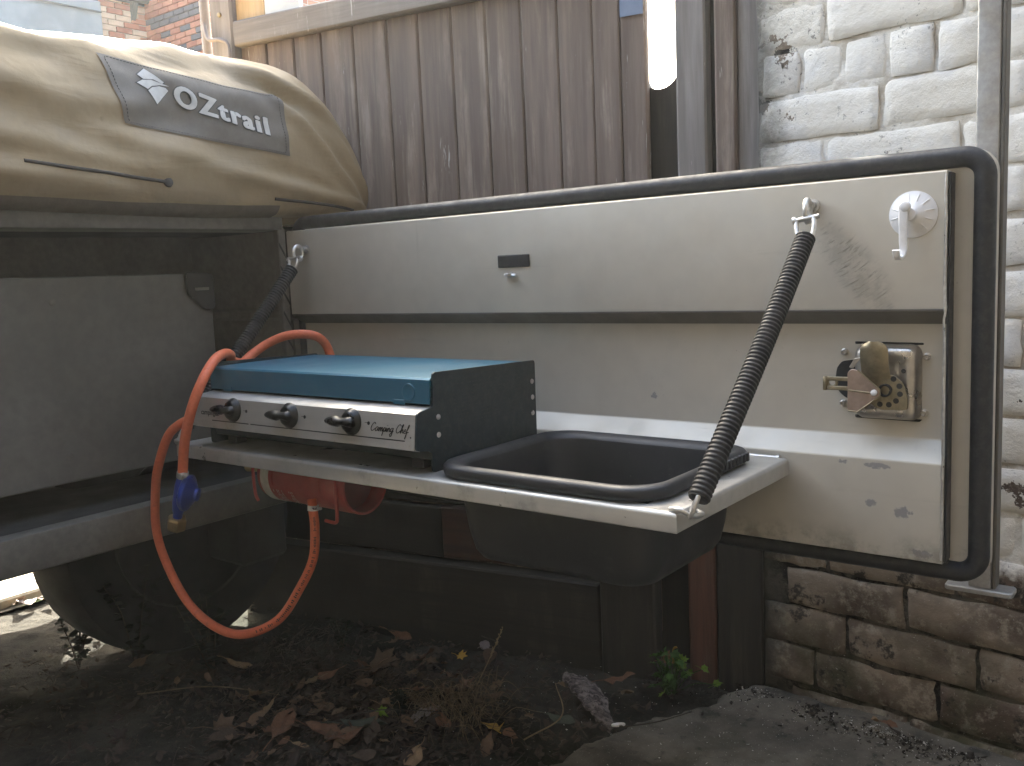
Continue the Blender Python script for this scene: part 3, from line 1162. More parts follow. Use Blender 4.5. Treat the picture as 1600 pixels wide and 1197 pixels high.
def cover(y, s):
    p = prof(s)
    n = prof_n(s)
    t = max(0., (y - .02) / (TY1 - .02))
    k = sqrt(max(0., 1 - t * t))
    kx = k ** .09 if k > 0 else 0
    x, z = p.x, p.y
    disp = 0.
    if z < .53 or x < .0:
        for (y0, z0), (y1, z1), w, a in FOLDS:
            if x < -.25:
                continue
            dx, dz = y1 - y0, z1 - z0
            L = sqrt(dx * dx + dz * dz)
            u = ((y - y0) * dx + (z - z0) * dz) / (L * L)
            v = ((y - y0) * -dz + (z - z0) * dx) / L
            e = 1. if 0 <= u <= 1 else math.exp(-((min(abs(u), abs(u - 1)) * L) / .07) ** 2)
            disp += a * e * math.exp(-(v / w) ** 2)
    disp += fbm((y * 2.2, s * 4, 4), 1.6, 3) * .010
    disp *= min(1., max(0., (s - .01) / .07))
    x += n.x * disp
    z += n.y * disp
    z = .212 + (z - .212) * k
    x = -.40 + (x + .40) * kx
    # the far end is cut off along the line of the gate
    yy = y + (x - .04) * .16 * max(0, min(1, (y + .3) / .5))
    # sag of the hem
    return V(x, yy, z + .004 * sin(y * 7) * (1 if s < .08 else 0))


def cover_at(y, z, off=0.):
    """point on the near side at given Y and (undisplaced) height z, lifted by off"""
    lo, hi = 0., 0.55
    for _ in range(30):
        mid = (lo + hi) / 2
        if prof(mid).y < z:
            lo = mid
        else:
            hi = mid
    s = lo
    p = cover(y, s)
    if off:
        a = cover(y, s + .006) - cover(y, s - .006)
        b = cover(y + .006, s) - cover(y - .006, s)
        n = b.cross(a)
        if n.x < 0:
            n = -n
        p = p + n.normalized() * off
    return p


def text_mesh(body, size, off=0., space=1.):
    cu = bpy.data.curves.new('lettering', 'FONT')
    cu.body = body
    cu.size = size
    cu.offset = off
    cu.space_character = space
    cu.resolution_u = 5
    cu.fill_mode = 'FRONT'
    ob = bpy.data.objects.new('lettering', cu)
    COL.objects.link(ob)
    dg = bpy.context.evaluated_depsgraph_get()
    me = bpy.data.meshes.new_from_object(ob.evaluated_get(dg))
    bpy.data.objects.remove(ob)
    bm = bmesh.new()
    bm.from_mesh(me)
    bmesh.ops.triangulate(bm, faces=list(bm.faces))
    bmesh.ops.subdivide_edges(bm, edges=[e for e in bm.edges if e.calc_length() > size * .2], cuts=2)
    bmesh.ops.triangulate(bm, faces=list(bm.faces))
    bm.verts.index_update()
    v = [tuple(q.co) for q in bm.verts]
    f = [[q.index for q in p.verts] for p in bm.faces]
    bm.free()
    bpy.data.meshes.remove(me)
    return v, f


def build_cover():
    t = thing('tent_cover', 'tan canvas tent cover with a grey logo patch bulging over the trailer top', 'cover', (-.4, -.6, .2))
    ys = list(np.arange(TY0, -.75, .05)) + list(np.arange(-.75, .0, .010)) + [TY1 - (TY1 - .0) * (1 - sin(q)) for q in np.linspace(0, pi / 2, 34)]
    ss = list(np.arange(0, .62, .0085)) + list(np.arange(.62, PLEN, .05)) + [PLEN]
    mb = MB()
    mb.loft([[cover(y, s) for s in ss] for y in ys], False, False, closed=False)
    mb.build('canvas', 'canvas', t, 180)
    # grey patch: corners in (Y, z), laid on the cloth
    c00, c10, c11, c01 = (-.372, .366), (-.012, .334), (-.012, .456), (-.398, .484)

    def pq(u, v):
        a = (c00[0] * (1 - u) + c10[0] * u, c00[1] * (1 - u) + c10[1] * u)
        b = (c01[0] * (1 - u) + c11[0] * u, c01[1] * (1 - u) + c11[1] * u)
        return (a[0] * (1 - v) + b[0] * v, a[1] * (1 - v) + b[1] * v)
    mb = MB()
    nu, nv = 50, 20
    mb.loft([[cover_at(*pq(i / nu, j / nv), .0022) for j in range(nv + 1)] for i in range(nu + 1)], False, False, closed=False)
    patch = mb.build('patch', 'patch', t, 180)
    # stitched border
    mb = MB()
    loop = [(i / 60, .035) for i in range(2, 59)] + [(.975, .035 + .93 * i / 20) for i in range(1, 20)] + [(1 - i / 60, .965) for i in range(2, 59)] + [(.025, .965 - .93 * i / 20) for i in range(1, 20)]
    for i in range(0, len(loop)):
        a, b = loop[i], loop[(i + 1) % len(loop)]
        pa, pb = cover_at(*pq(*a), .003), cover_at(*pq(*b), .003)
        if (pb - pa).length < .03:
            mb.tube([pa, pa.lerp(pb, .6)], .0006, 4)
    mb.build('stitching', 'logo_edge', patch)

    # lettering, warped onto the patch. local frame: origin at the left foot of the word
    def place(v, f, org, ux, uz, off, name, mat):
        mb = MB()
        mb.add([cover_at(org[0] + x * ux[0] + y * uz[0], org[1] + x * ux[1] + y * uz[1], off) for x, y, *_ in v], f)
        return mb.build(name, mat, patch, 180)
    W = .205
    org = (-.264, .4125)
    ux = (1, -.20)
    uz = (.03, 1)
    v1, f1 = text_mesh('OZtrail', 1.0, .018, 1.22)
    x0 = min(q[0] for q in v1) - .03
    x1 = max(q[0] for q in v1) + .03

    def word(shifts, off, name, mat):
        mb = MB()
        for k, (sx, sy) in enumerate(shifts):
            mb.add([cover_at(org[0] + (q[0] + sx - x0) / (x1 - x0) * W * ux[0] + (q[1] + sy) * .05 * uz[0],
                             org[1] + (q[0] + sx - x0) / (x1 - x0) * W * ux[1] + (q[1] + sy) * .05, off + k * .0002) for q in v1], f1)
        return mb.build(name, mat, patch, 180)
    word([(-.075, 0), (.075, 0), (0, .05), (0, -.05), (-.05, .035), (.05, -.035), (.05, .035), (-.05, -.035)], .0026, 'lettering_outline', 'logo_edge')
    word([(-.036, 0), (.036, 0), (0, .012), (-.012, 0), (.014, -.01)], .0046, 'lettering', 'logo')
    # emblem: a square on its corner cut by two swooshes (px grid of the print)
    def em(poly, name):
        n = len(poly)
        cx = sum(p[0] for p in poly) / n
        cy = sum(p[1] for p in poly) / n
        v = [(cx, cy, 0)]
        f = []
        ring = []
        for i in range(n):
            a, b = poly[i], poly[(i + 1) % n]
            for k in range(4):
                ring.append((a[0] + (b[0] - a[0]) * k / 4, a[1] + (b[1] - a[1]) * k / 4, 0))
        v += ring
        m_ = len(ring)
        f = [(0, 1 + i, 1 + (i + 1) % m_) for i in range(m_)]
        v3 = [(cx + (q[0] - cx) * 1.12, cy + (q[1] - cy) * 1.12, 0) for q in v]
        for vv, off, nm, mt in ((v3, .003, name + '_outline', 'logo_edge'), (v, .004, name, 'logo')):
            place([(q[0] * .00125, q[1] * .00118, 0) for q in vv], f, (-.338, .409), (1, -.20), (.03, 1), off, nm, mt)
    em([(4, 40), (18, 54), (44, 42), (41, 39), (28, 41), (12, 36)], 'emblem')
    em([(0, 26), (10, 34), (24, 39), (40, 39), (52, 39), (38, 36), (24, 30), (16, 22)], 'emblem')
    em([(16, 20), (24, 28), (36, 34), (46, 35), (50, 32), (44, 24), (28, 4)], 'emblem')

    # elastic cords lying in the cloth, and the dark hem below
    def cord(y0, z0, y1, z1, btn):
        mb = MB()
        n = 26
        mb.tube([cover_at(y0 + (y1 - y0) * i / n, z0 + (z1 - z0) * i / n, .0) for i in range(n + 1)], .0034, 8)
        o = mb.build('elastic_cord', 'cord', t, 60)
        if btn:
            b = MB()
            b.lathe([(0, .010), (.003, .009), (.005, .004)], cover_at(y1, z1, .0), (1, 0, .2), 14)
            b.build('cord_button', 'cord', o, 40)
    cord(-.558, .289, -.300, .268, True)
    cord(-.055, .247, .17, .232, False)
    cord(-1.15, .30, -.75, .292, True)
    mb = MB()
    mb.loft([[cover_at(y, .2125 + .022 * j / 4, .0015) for j in range(5)] for y in np.arange(-1.8, -.02, .02)], False, False, closed=False)
    mb.build('hem', 'hem', t, 180)


build_cover()


# ================================================================== THE OPEN DOOR
def build_door():
    t = thing('kitchen_door', 'open beige metal trailer door with black rubber seal and fold-down shelf', 'door', (.65, .05, -.345))
    cx, cz = .669, -.0730
    hx, hz = .681, .285
    fn = lambda u, v, w: V(cx + u, w, cz + v)
    mb = MB()
    mb.prism(rrect(hx, hz, .032, 8), .033, .058, fn, .002, 1)
    mb.build('outer_skin', 'beige', t, 30)
    # bulb seal
    mb = MB()
    path = [V(cx + u, .0315, cz + v) for u, v in rrect(hx - .0115, hz - .0115, .026, 10)]
    full = []
    for i in range(len(path)):
        a, b = path[i], path[(i + 1) % len(path)]
        n = max(1, int((b - a).length / .03))
        full += [a.lerp(b, k / n) for k in range(n)]
    mb.tube(full, .0134, 14, False, True)
    mb.build('rubber_seal', 'rubber', t, 60)
    # pressed inner pan with the recessed middle field
    pr = [(.031, .1835), (.0, .1835), (.0, .0080), (.0255, -.0095), (.0255, -.168), (.0, -.196), (.0, -.331), (.031, -.331)]
    pr = [pr[0]] + roundpoly(pr, .003, 3)[4:-4] + [pr[-1]]
    mb = MB()
    mb.prism(pr, 0.0, 1.3, lambda u, v, w: V(w, u, v))
    mb.build('inner_pan', 'beige', t, 12)
    mb = MB()       # shade of the upper fold put in as a grey strip
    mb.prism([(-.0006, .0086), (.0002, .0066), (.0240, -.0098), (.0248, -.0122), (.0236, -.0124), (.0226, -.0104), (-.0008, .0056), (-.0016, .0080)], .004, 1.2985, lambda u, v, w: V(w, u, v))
    mb.build('fold_shade', 'fold_shade', t, 30)
    mb = MB()  # dark strip covering the right side of the pan
    mb.box((1.3005, .0045, -.329), (1.3035, .030, .1815), .0008)
    mb.build('side_strip', 'rubber', t)
    mb = MB()
    mb.box((.0, .0225, -.3475), (1.302, .0325, -.3315), .001)
    mb.build('side_strip', 'rubber', t)
    mb = MB()       # bead of sealant down the front right edge
    pts = [V(1.2995 + fbm((z * 30, 0, 0), 1) * .0012, -.0008, z) for z in np.arange(-.325, .18, .008)]
    mb.tube(pts, lambda i, q: .0017 + .0011 * abs(fbm((i * .7, 3, 1), 1)), 6)
    mb.build('sealant_bead', 'zinc', t, 60)
    # small black plate and a stud under it
    mb = MB()
    mb.box((.571, -.003, .0865), (.640, .0, .108), .0012)
    mb.build('black_plate', 'rubber', t)
    mb = MB()
    mb.lathe([(0, .006), (.002, .006), (.0022, .0035), (.016, .0035), (.0165, .003)], (.600, 0, .0735), (0, -1, 0), 12)
    mb.tube([(.588, -.005, .0735), (.612, -.005, .0725)], .003, 8)
    mb.build('stud', 'zinc', t, 40)
    # eye bolts the stays hang from
    for x, z in ((1.13, .152), (.062, .143)):
        mb = MB()
        mb.lathe([(0, .009), (.003, .009), (.0035, .006), (.012, .006)], (x, 0, z), (0, -1, 0), 12)
        ring = [V(x + .002 * cos(a), -.024 - .0135 * cos(a), z - .008 + .0145 * sin(a)) for a in np.linspace(0, 2 * pi, 24, endpoint=False)]
        mb.tube(ring, .0042, 8, False, True)
        mb.build('eye_bolt', 'zinc', t, 50)
    # drips of old sealant and pin holes
    # ---------------- rotary latch
    def lp(x, y):
        return (1.180 + (x - 1335) * .000833, -.039 - (y - 537) * .000854)
    Yp = .0255
    la = MB()
    ox = (lp(1337, 0)[0] + lp(1437, 0)[0]) / 2
    oz = (lp(0, 538)[1] + lp(0, 659)[1]) / 2
    rings = []
    for ins, y in ((-.001, Yp + .001), (0, Yp - .006), (.002, Yp - .014), (.006, Yp - .019), (.012, Yp - .0205), (.016, Yp - .0195), (.022, Yp - .0165), (.026, Yp - .0165)):
        rings.append([V(ox + u, y, oz + v) for u, v in rrect(.0425 - ins, .051 - ins, max(.004, .013 - ins * .4), 6)])
    la.loft(rings)
    latch = la.build('latch', 'stainless', t, 60)
    tag(latch, 'latch mechanism with yellow and copper coloured plates on the door')

    def lpoly(pts, y0, y1, name, mat, r=.002, bev=.0005):
        mb = MB()
        mb.prism(roundpoly([lp(*p) for p in pts], r, 3), y0, y1, lambda u, v, w: V(u, w, v), bev, 1)
        return mb.build(name, mat, latch, 40)
    # dark cut-out and frame gap behind the mechanism
    lpoly([(1300, 600), (1303, 578), (1312, 567), (1340, 563), (1340, 632), (1318, 628), (1306, 618)], Yp + .0005, Yp - .0014, 'cutout', 'trailer_dark', .004)
    lpoly([(1333, 534.5), (1441, 535.5), (1441, 539), (1333, 538.5)], Yp + .0005, Yp - .001, 'edge_gap', 'trailer_dark', .001)
    lpoly([(1333, 655), (1440, 657), (1436, 661), (1334, 660)], Yp + .0005, Yp - .001, 'edge_gap', 'trailer_dark', .001)
    # quadrant plate with six holes
    lpoly([(1362, 584), (1404, 584), (1418, 596), (1425, 618), (1426, 638), (1385, 640), (1372, 634), (1360, 620)], -.002, .001, 'quadrant_plate', 'gold_zinc', .004)
    mb = MB()
    for x, y in ((1404, 590), (1413, 601), (1414, 613.5), (1408, 624.5), (1397, 631), (1383, 631)):
        u, v = lp(x, y)
        mb.lathe([(0, .0038), (.0006, .0038)], (u, -.0017, v), (0, -1, 0), 12)
    u, v = lp(1417, 578)
    mb.lathe([(0, .003), (.0006, .003)], (u, .0045, v), (0, -1, 0), 12)
    mb.build('plate_holes', 'trailer_dark', latch)
    # bent tongue
    mb = MB()
    n = 10
    rows = []
    for j in range(n + 1):
        q = j / n
        y_px = 590 - q * 60
        wdt = (21 if q < .75 else 21 * sqrt(max(0., 1 - ((q - .75) / .27) ** 2))) + .8
        rows.append([V(lp(1377 + wdt * (i / 8 * 2 - 1), 0)[0], -.008 - .012 * sin(q * 1.9) + .006 * ((i / 8 * 2 - 1) ** 2), lp(0, y_px)[1]) for i in range(9)])
    mb.loft(rows, False, False, closed=False)
    back = [[p + V(0, .002, 0) for p in r_] for r_ in rows]
    mb.loft(back, False, False, closed=False)
    for a, b in ((rows[-1], back[-1]), ([r_[0] for r_ in rows], [r_[0] for r_ in back]), ([r_[-1] for r_ in rows], [r_[-1] for r_ in back])):
        mb.loft([a, b], False, False, closed=False)
    mb.build('tongue', 'gold_zinc', latch, 60)
    # copper-coloured triangular bridge with its raised seam, spring and pivot
    lpoly([(1335, 580), (1343, 574), (1352, 577), (1386, 606), (1386, 617), (1352, 643), (1342, 645), (1335, 641)], -.013, -.011, 'bridge_plate', 'copper_zinc', .003, .0007)
    lpoly([(1336, 573), (1345, 558), (1356, 556), (1343, 574)], -.010, -.008, 'bridge_lug', 'stainless', .002)
    mb = MB()
    mb.tube([(*lp(1337, 609)[:1], -.0136, lp(1337, 609)[1]), (lp(1376, 612)[0], -.0136, lp(1376, 612)[1])], .0013, 8)
    mb.tube([(lp(1337, 642)[0], -.0136, lp(1337, 642)[1]), (lp(1352, 643)[0], -.0136, lp(1352, 643)[1]), (lp(1387, 616)[0], -.0136, lp(1387, 616)[1]),
             (lp(1387, 606)[0], -.0136, lp(1387, 606)[1]), (lp(1352, 576)[0], -.0136, lp(1352, 576)[1])], .0011, 8)
    mb.build('bridge_rim', 'gold_zinc', latch, 60)
    mb = MB()
    u, v = lp(1378, 611)
    mb.lathe([(0, .0042), (.003, .0042), (.0038, .003)], (u, -.013, v), (0, -1, 0), 14)
    mb.build('pivot', 'white_plastic', latch, 40)
    mb = MB()
    u, v = lp(1392, 608)
    mb.tube([V(u + .0075 * cos(a), -.002 - .0004 * a, v + .0075 * sin(a)) for a in np.linspace(0, 6 * pi, 70)], .0013, 6)
    mb.build('spring', 'trailer_dark', latch, 60)
    # arm with the hooked eye reaching out to the left
    for y in (592, 607):
        mb = MB()
        a, b = lp(1300, y), lp(1337, y)
        mb.box((a[0], -.010, a[1] - .0028), (b[0], -.004, a[1] + .0028), .0008)
        mb.build('arm', 'gold_zinc', latch)
    mb = MB()
    a = lp(1297, 600)
    mb.box((a[0] - .003, -.011, a[1] - .0095), (a[0] + .0025, -.003, a[1] + .0095), .0008)
    u, v = lp(1308, 598)
    mb.tube([V(u + .0062 * cos(q), -.0075, v + .0062 * sin(q)) for q in np.linspace(0, 2 * pi, 20, endpoint=False)], .0022, 8, False, True)
    mb.build('hook_eye', 'gold_zinc', latch, 50)
    for x, y in ((1316, 552), (1446, 557), (1314, 637), (1443, 646)):
        u, v = lp(x, y)
        mb = MB()
        mb.lathe([(-.001, .0052), (.0015, .0052), (.002, .0042), (.0055, .0040), (.006, .0032), (.004, .0018)], (u, Yp, v), (0, -1, 0), 14)
        mb.build('rivet', 'stainless', latch, 40)


build_door()


def build_post():
    t = thing('steel_leg', 'galvanised square steel leg with a flat foot plate behind the door', 'leg', (1.33, .09, -.385))
    mb = MB()
    mb.prism(roundpoly([(1.316, .078), (1.345, .078), (1.345, .106), (1.316, .106)], .004, 3), -.38, 1.1, lambda u, v, w: V(u, v, w))
    mb.build('tube', 'galv', t, 30)
    mb = MB()
    mb.box((1.346, .0785, -.38), (1.3505, .1055, 1.1), .001)
    mb.build('inner_channel', 'trailer', t)
    mb = MB()
    mb.prism(rrect(.043, .018, .006, 4), -.388, -.3805, lambda u, v, w: V(1.330 + u, .088 + v, w), .0015, 1)
    mb.build('foot_plate', 'galv', t, 30)
    mb = MB()
    mb.box((1.318, .0585, -.10), (1.343, .0775, .10), .002)
    mb.build('door_bracket', 'galv', t)


build_post()


# ---------------------------------------------------------------- suction hook
def build_hook():
    c = V(1.26, 0, .131)
    t = thing('suction_hook', 'white plastic suction hook stuck to the top right of the door', 'hook', c)
    mb = MB()
    mb.lathe([(.0, .0300), (.0012, .0300), (.0016, .0285), (.0042, .024), (.0085, .015), (.012, .010), (.0135, .008), (.0175, .0075), (.018, .006)], c, (0, -1, 0), 40)
    mb.build('suction_cup', 'white_plastic', t, 50)
    for i in range(12):
        a = 2 * pi * i / 12 + .2
        if 3.6 < a < 5.2:
            continue
        mb = MB()
        d = V(cos(a), 0, sin(a))
        mb.tube([c + d * .0265 + V(0, -.0032, 0), c + d * .0175 + V(0, -.0076, 0)], .0009, 5)
        mb.build('rib', 'white_plastic', t)
    mb = MB()
    pl = [(.0, .013), (.0, -.036)]
    path = spline([V(1.254, -.021, .143), V(1.2535, -.022, .125), V(1.2535, -.022, .10), V(1.254, -.0225, .086), V(1.2525, -.027, .077), V(1.250, -.034, .077), V(1.249, -.038, .086)], 6)
    n = len(path)
    sec = rrect(.0058, .0022, .0018, 3)
    rings = []
    for i, p in enumerate(path):
        d = (path[min(i + 1, n - 1)] - path[max(i - 1, 0)]).normalized()
        xx = V(1, .15, 0).normalized()
        nn = d.cross(xx).normalized()
        w = 1.0 - .25 * min(1, i / (n * .6))
        rings.append([p + xx * u * w + nn * v for u, v in sec])
    mb.loft(rings)
    mb.lathe([(-.003, .0072), (.004, .0072), (.005, .006)], (1.2545, -.019, .1405), (0, -1, 0), 16)
    mb.build('hook', 'white_plastic', t, 50)


build_hook()


# ---------------------------------------------------------------- shelf
SX0, SX1, SY0, SY1, SZ = .085, 1.096, -.352, -.011, -.2035
KX0, KX1, KY0, KY1 = .700, 1.062, -.346, -.030      # rim of the sink


def build_shelf():
    t = thing('fold_down_shelf', 'silver metal fold-down shelf carrying the stove and the black sink', 'shelf', (.6, -.18, -.23))
    hx0, hx1, hy0, hy1 = KX0 + .017, KX1 - .017, KY0 + .017, KY1 - .017

    def rect(x0, x1, y0, y1, z):
        return [V(x0, y0, z), V(x1, y0, z), V(x1, y1, z), V(x0, y1, z)]
    L = [rect(hx0, hx1, hy0, hy1, SZ - .002), rect(hx0, hx1, hy0, hy1, SZ)]
    for ins, dz in ((.006, 0), (.004, -.0004), (.0018, -.0018), (.0004, -.004), (0, -.006), (0, -.0235), (.0012, -.0247), (.010, -.025), (.010, -.024), (.0025, -.023), (.0025, -.006)):
        L.append(rect(SX0 + ins, SX1 - ins, SY0 + ins, SY1 - ins * .3, SZ + dz))
    L.append(rect(hx0, hx1, hy0, hy1, SZ - .002))
    mb = MB()
    mb.loft(L, False, False)
    mb.build('tray', 'shelf', t, 32)
    for x in (1.055, .14):
        mb = MB()
        mb.tube([(x - .02, -.0075, SZ - .002), (x + .022, -.0075, SZ - .002)], .0038, 10)
        mb.tube([(x + .0225, -.0075, SZ - .002), (x + .0265, -.0075, SZ - .002)], .0052, 10)
        mb.build('hinge_knuckle', 'zinc', t, 40)
    # staples on the front corners that take the stays
    for x, sgn in ((SX1, 1), (SX0, -1)):
        mb = MB()
        mb.tube(spline([V(x - .012 * sgn, -.343, SZ + .001), V(x + .004 * sgn, -.349, SZ + .004), V(x + .014 * sgn, -.338, SZ - .004), V(x + .014 * sgn, -.315, SZ - .008), V(x - .001 * sgn, -.300, SZ - .010)], 6), .0036, 8)
        mb.build('staple', 'zinc', t, 50)


build_shelf()


# ---------------------------------------------------------------- stays
def build_stay(name, label, top, mid0, bow, bot0, bot, group):
    top, mid0, bot0, bot = V(*top), V(*mid0), V(*bot0), V(*bot)
    t = thing(name, label, 'stay', bot, group)
    # D shackle between eye and sheath
    d = (mid0 - top).normalized()
    side = V(1, 0, 0)
    side = (side - d * side.dot(d)).normalized()
    a = top + d * .004
    mb = MB()
    mb.tube(spline([a + side * .0115, a + side * .012 + d * .012, mid0 + side * .009 - d * .002, mid0 + d * .008, mid0 - side * .009 - d * .002, a - side * .012 + d * .012, a - side * .0115], 6), .0034, 8)
    mb.tube([a + side * .019, a - side * .016], .0034, 8)
    mb.lathe([(0, .0055), (.004, .0055)], a - side * .0125, -side, 8)
    mb.build('shackle', 'zinc', t, 50)
    # corrugated conduit over the chain
    pts = spline([mid0, mid0.lerp(bot0, .33) + bow, mid0.lerp(bot0, .66) + bow * .8, bot0], 190)
    L = (mid0 - bot0).length
    n = len(pts)
    per = .0062
    R = .0126

    def rad(i, q):
        ph = (q * L / per) % 1
        return R * (1.02 + .06 * max(-1, min(1, 1.6 * sin(ph * 2 * pi))))
    mb = MB()
    mb.tube(pts, rad, 20)
    mb.build('corrugated_sleeve', 'knob_mat', t, 75)
    # last link at the foot
    mb = MB()
    e = (bot - bot0)
    c = (bot + bot0) / 2 + V(0, 0, .004)
    ee = e.normalized()
    s2 = ee.cross(V(0, 0, 1)).normalized() if abs(ee.z) < .95 else V(1, 0, 0)
    half = e.length / 2 + .008
    ring = [c + ee * half * cos(q) + s2 * .0075 * sin(q) for q in np.linspace(0, 2 * pi, 22, endpoint=False)]
    mb.tube(ring, .0030, 8, False, True)
    mb.build('chain_link', 'zinc', t, 50)


MT['knob_mat'] = simple('black_conduit', (.007, .007, .0075), .58, 0, .4, 60, 0, 0, .35, .08)
build_stay('stay_chain', 'black corrugated stay chain from the door top to the shelf corner beside the sink',
           (1.131, -.036, .137), (1.136, -.048, .108), V(.001, 0, -.002), (1.117, -.338, -.187), (1.111, -.341, -.205), 'stay chains')
build_stay('stay_chain', 'black corrugated stay chain running down behind the blue stove lid',
           (.064, -.036, .128), (.067, -.046, .103), V(.001, 0, -.002), (.079, -.325, -.178), (.074, -.338, -.203), 'stay chains')


# ---------------------------------------------------------------- sink
def build_sink():
    cx, cy = (KX0 + KX1) / 2, (KY0 + KY1) / 2
    hx, hy = (KX1 - KX0) / 2, (KY1 - KY0) / 2
    t = thing('wash_bowl', 'black plastic wash bowl sunk into the right end of the shelf', 'sink', (cx, cy, -.33))

    def ring(ins, z):
        return [V(cx + u, cy + v, z) for u, v in rrect(hx - ins, hy - ins, max(.02, .056 - ins * .4), 9)]
    mb = MB()
    mb.loft([ring(i_, z) for i_, z in ((.0255, -.193), (.027, -.20), (.034, -.27), (.040, -.302), (.047, -.316), (.060, -.3225))], False, True)
    mb.loft([ring(i_, z) for i_, z in ((.0185, -.2015), (.019, -.215), (.027, -.285), (.033, -.312), (.040, -.323), (.052, -.328))], False, True)
    mb.build('basin', 'sink', t, 50)
    mb = MB()
    mb.loft([ring(i_, z) for i_, z in ((.0185, -.2015), (.004, -.2015), (.0015, -.1995), (.0, -.194), (.0005, -.1885), (.003, -.1850), (.008, -.1832), (.013, -.1835), (.018, -.1862), (.0235, -.1895), (.0255, -.194))], False, False)
    mb.build('rim', 'sink', t, 60)
    for i in range(9):
        y = -.172 + i * .0115
        mb = MB()
        mb.box((KX1 - .008, y, -.198), (KX1 + .0028, y + .006, -.1855), .0012)
        mb.build('grip_rib', 'sink', t)


build_sink()


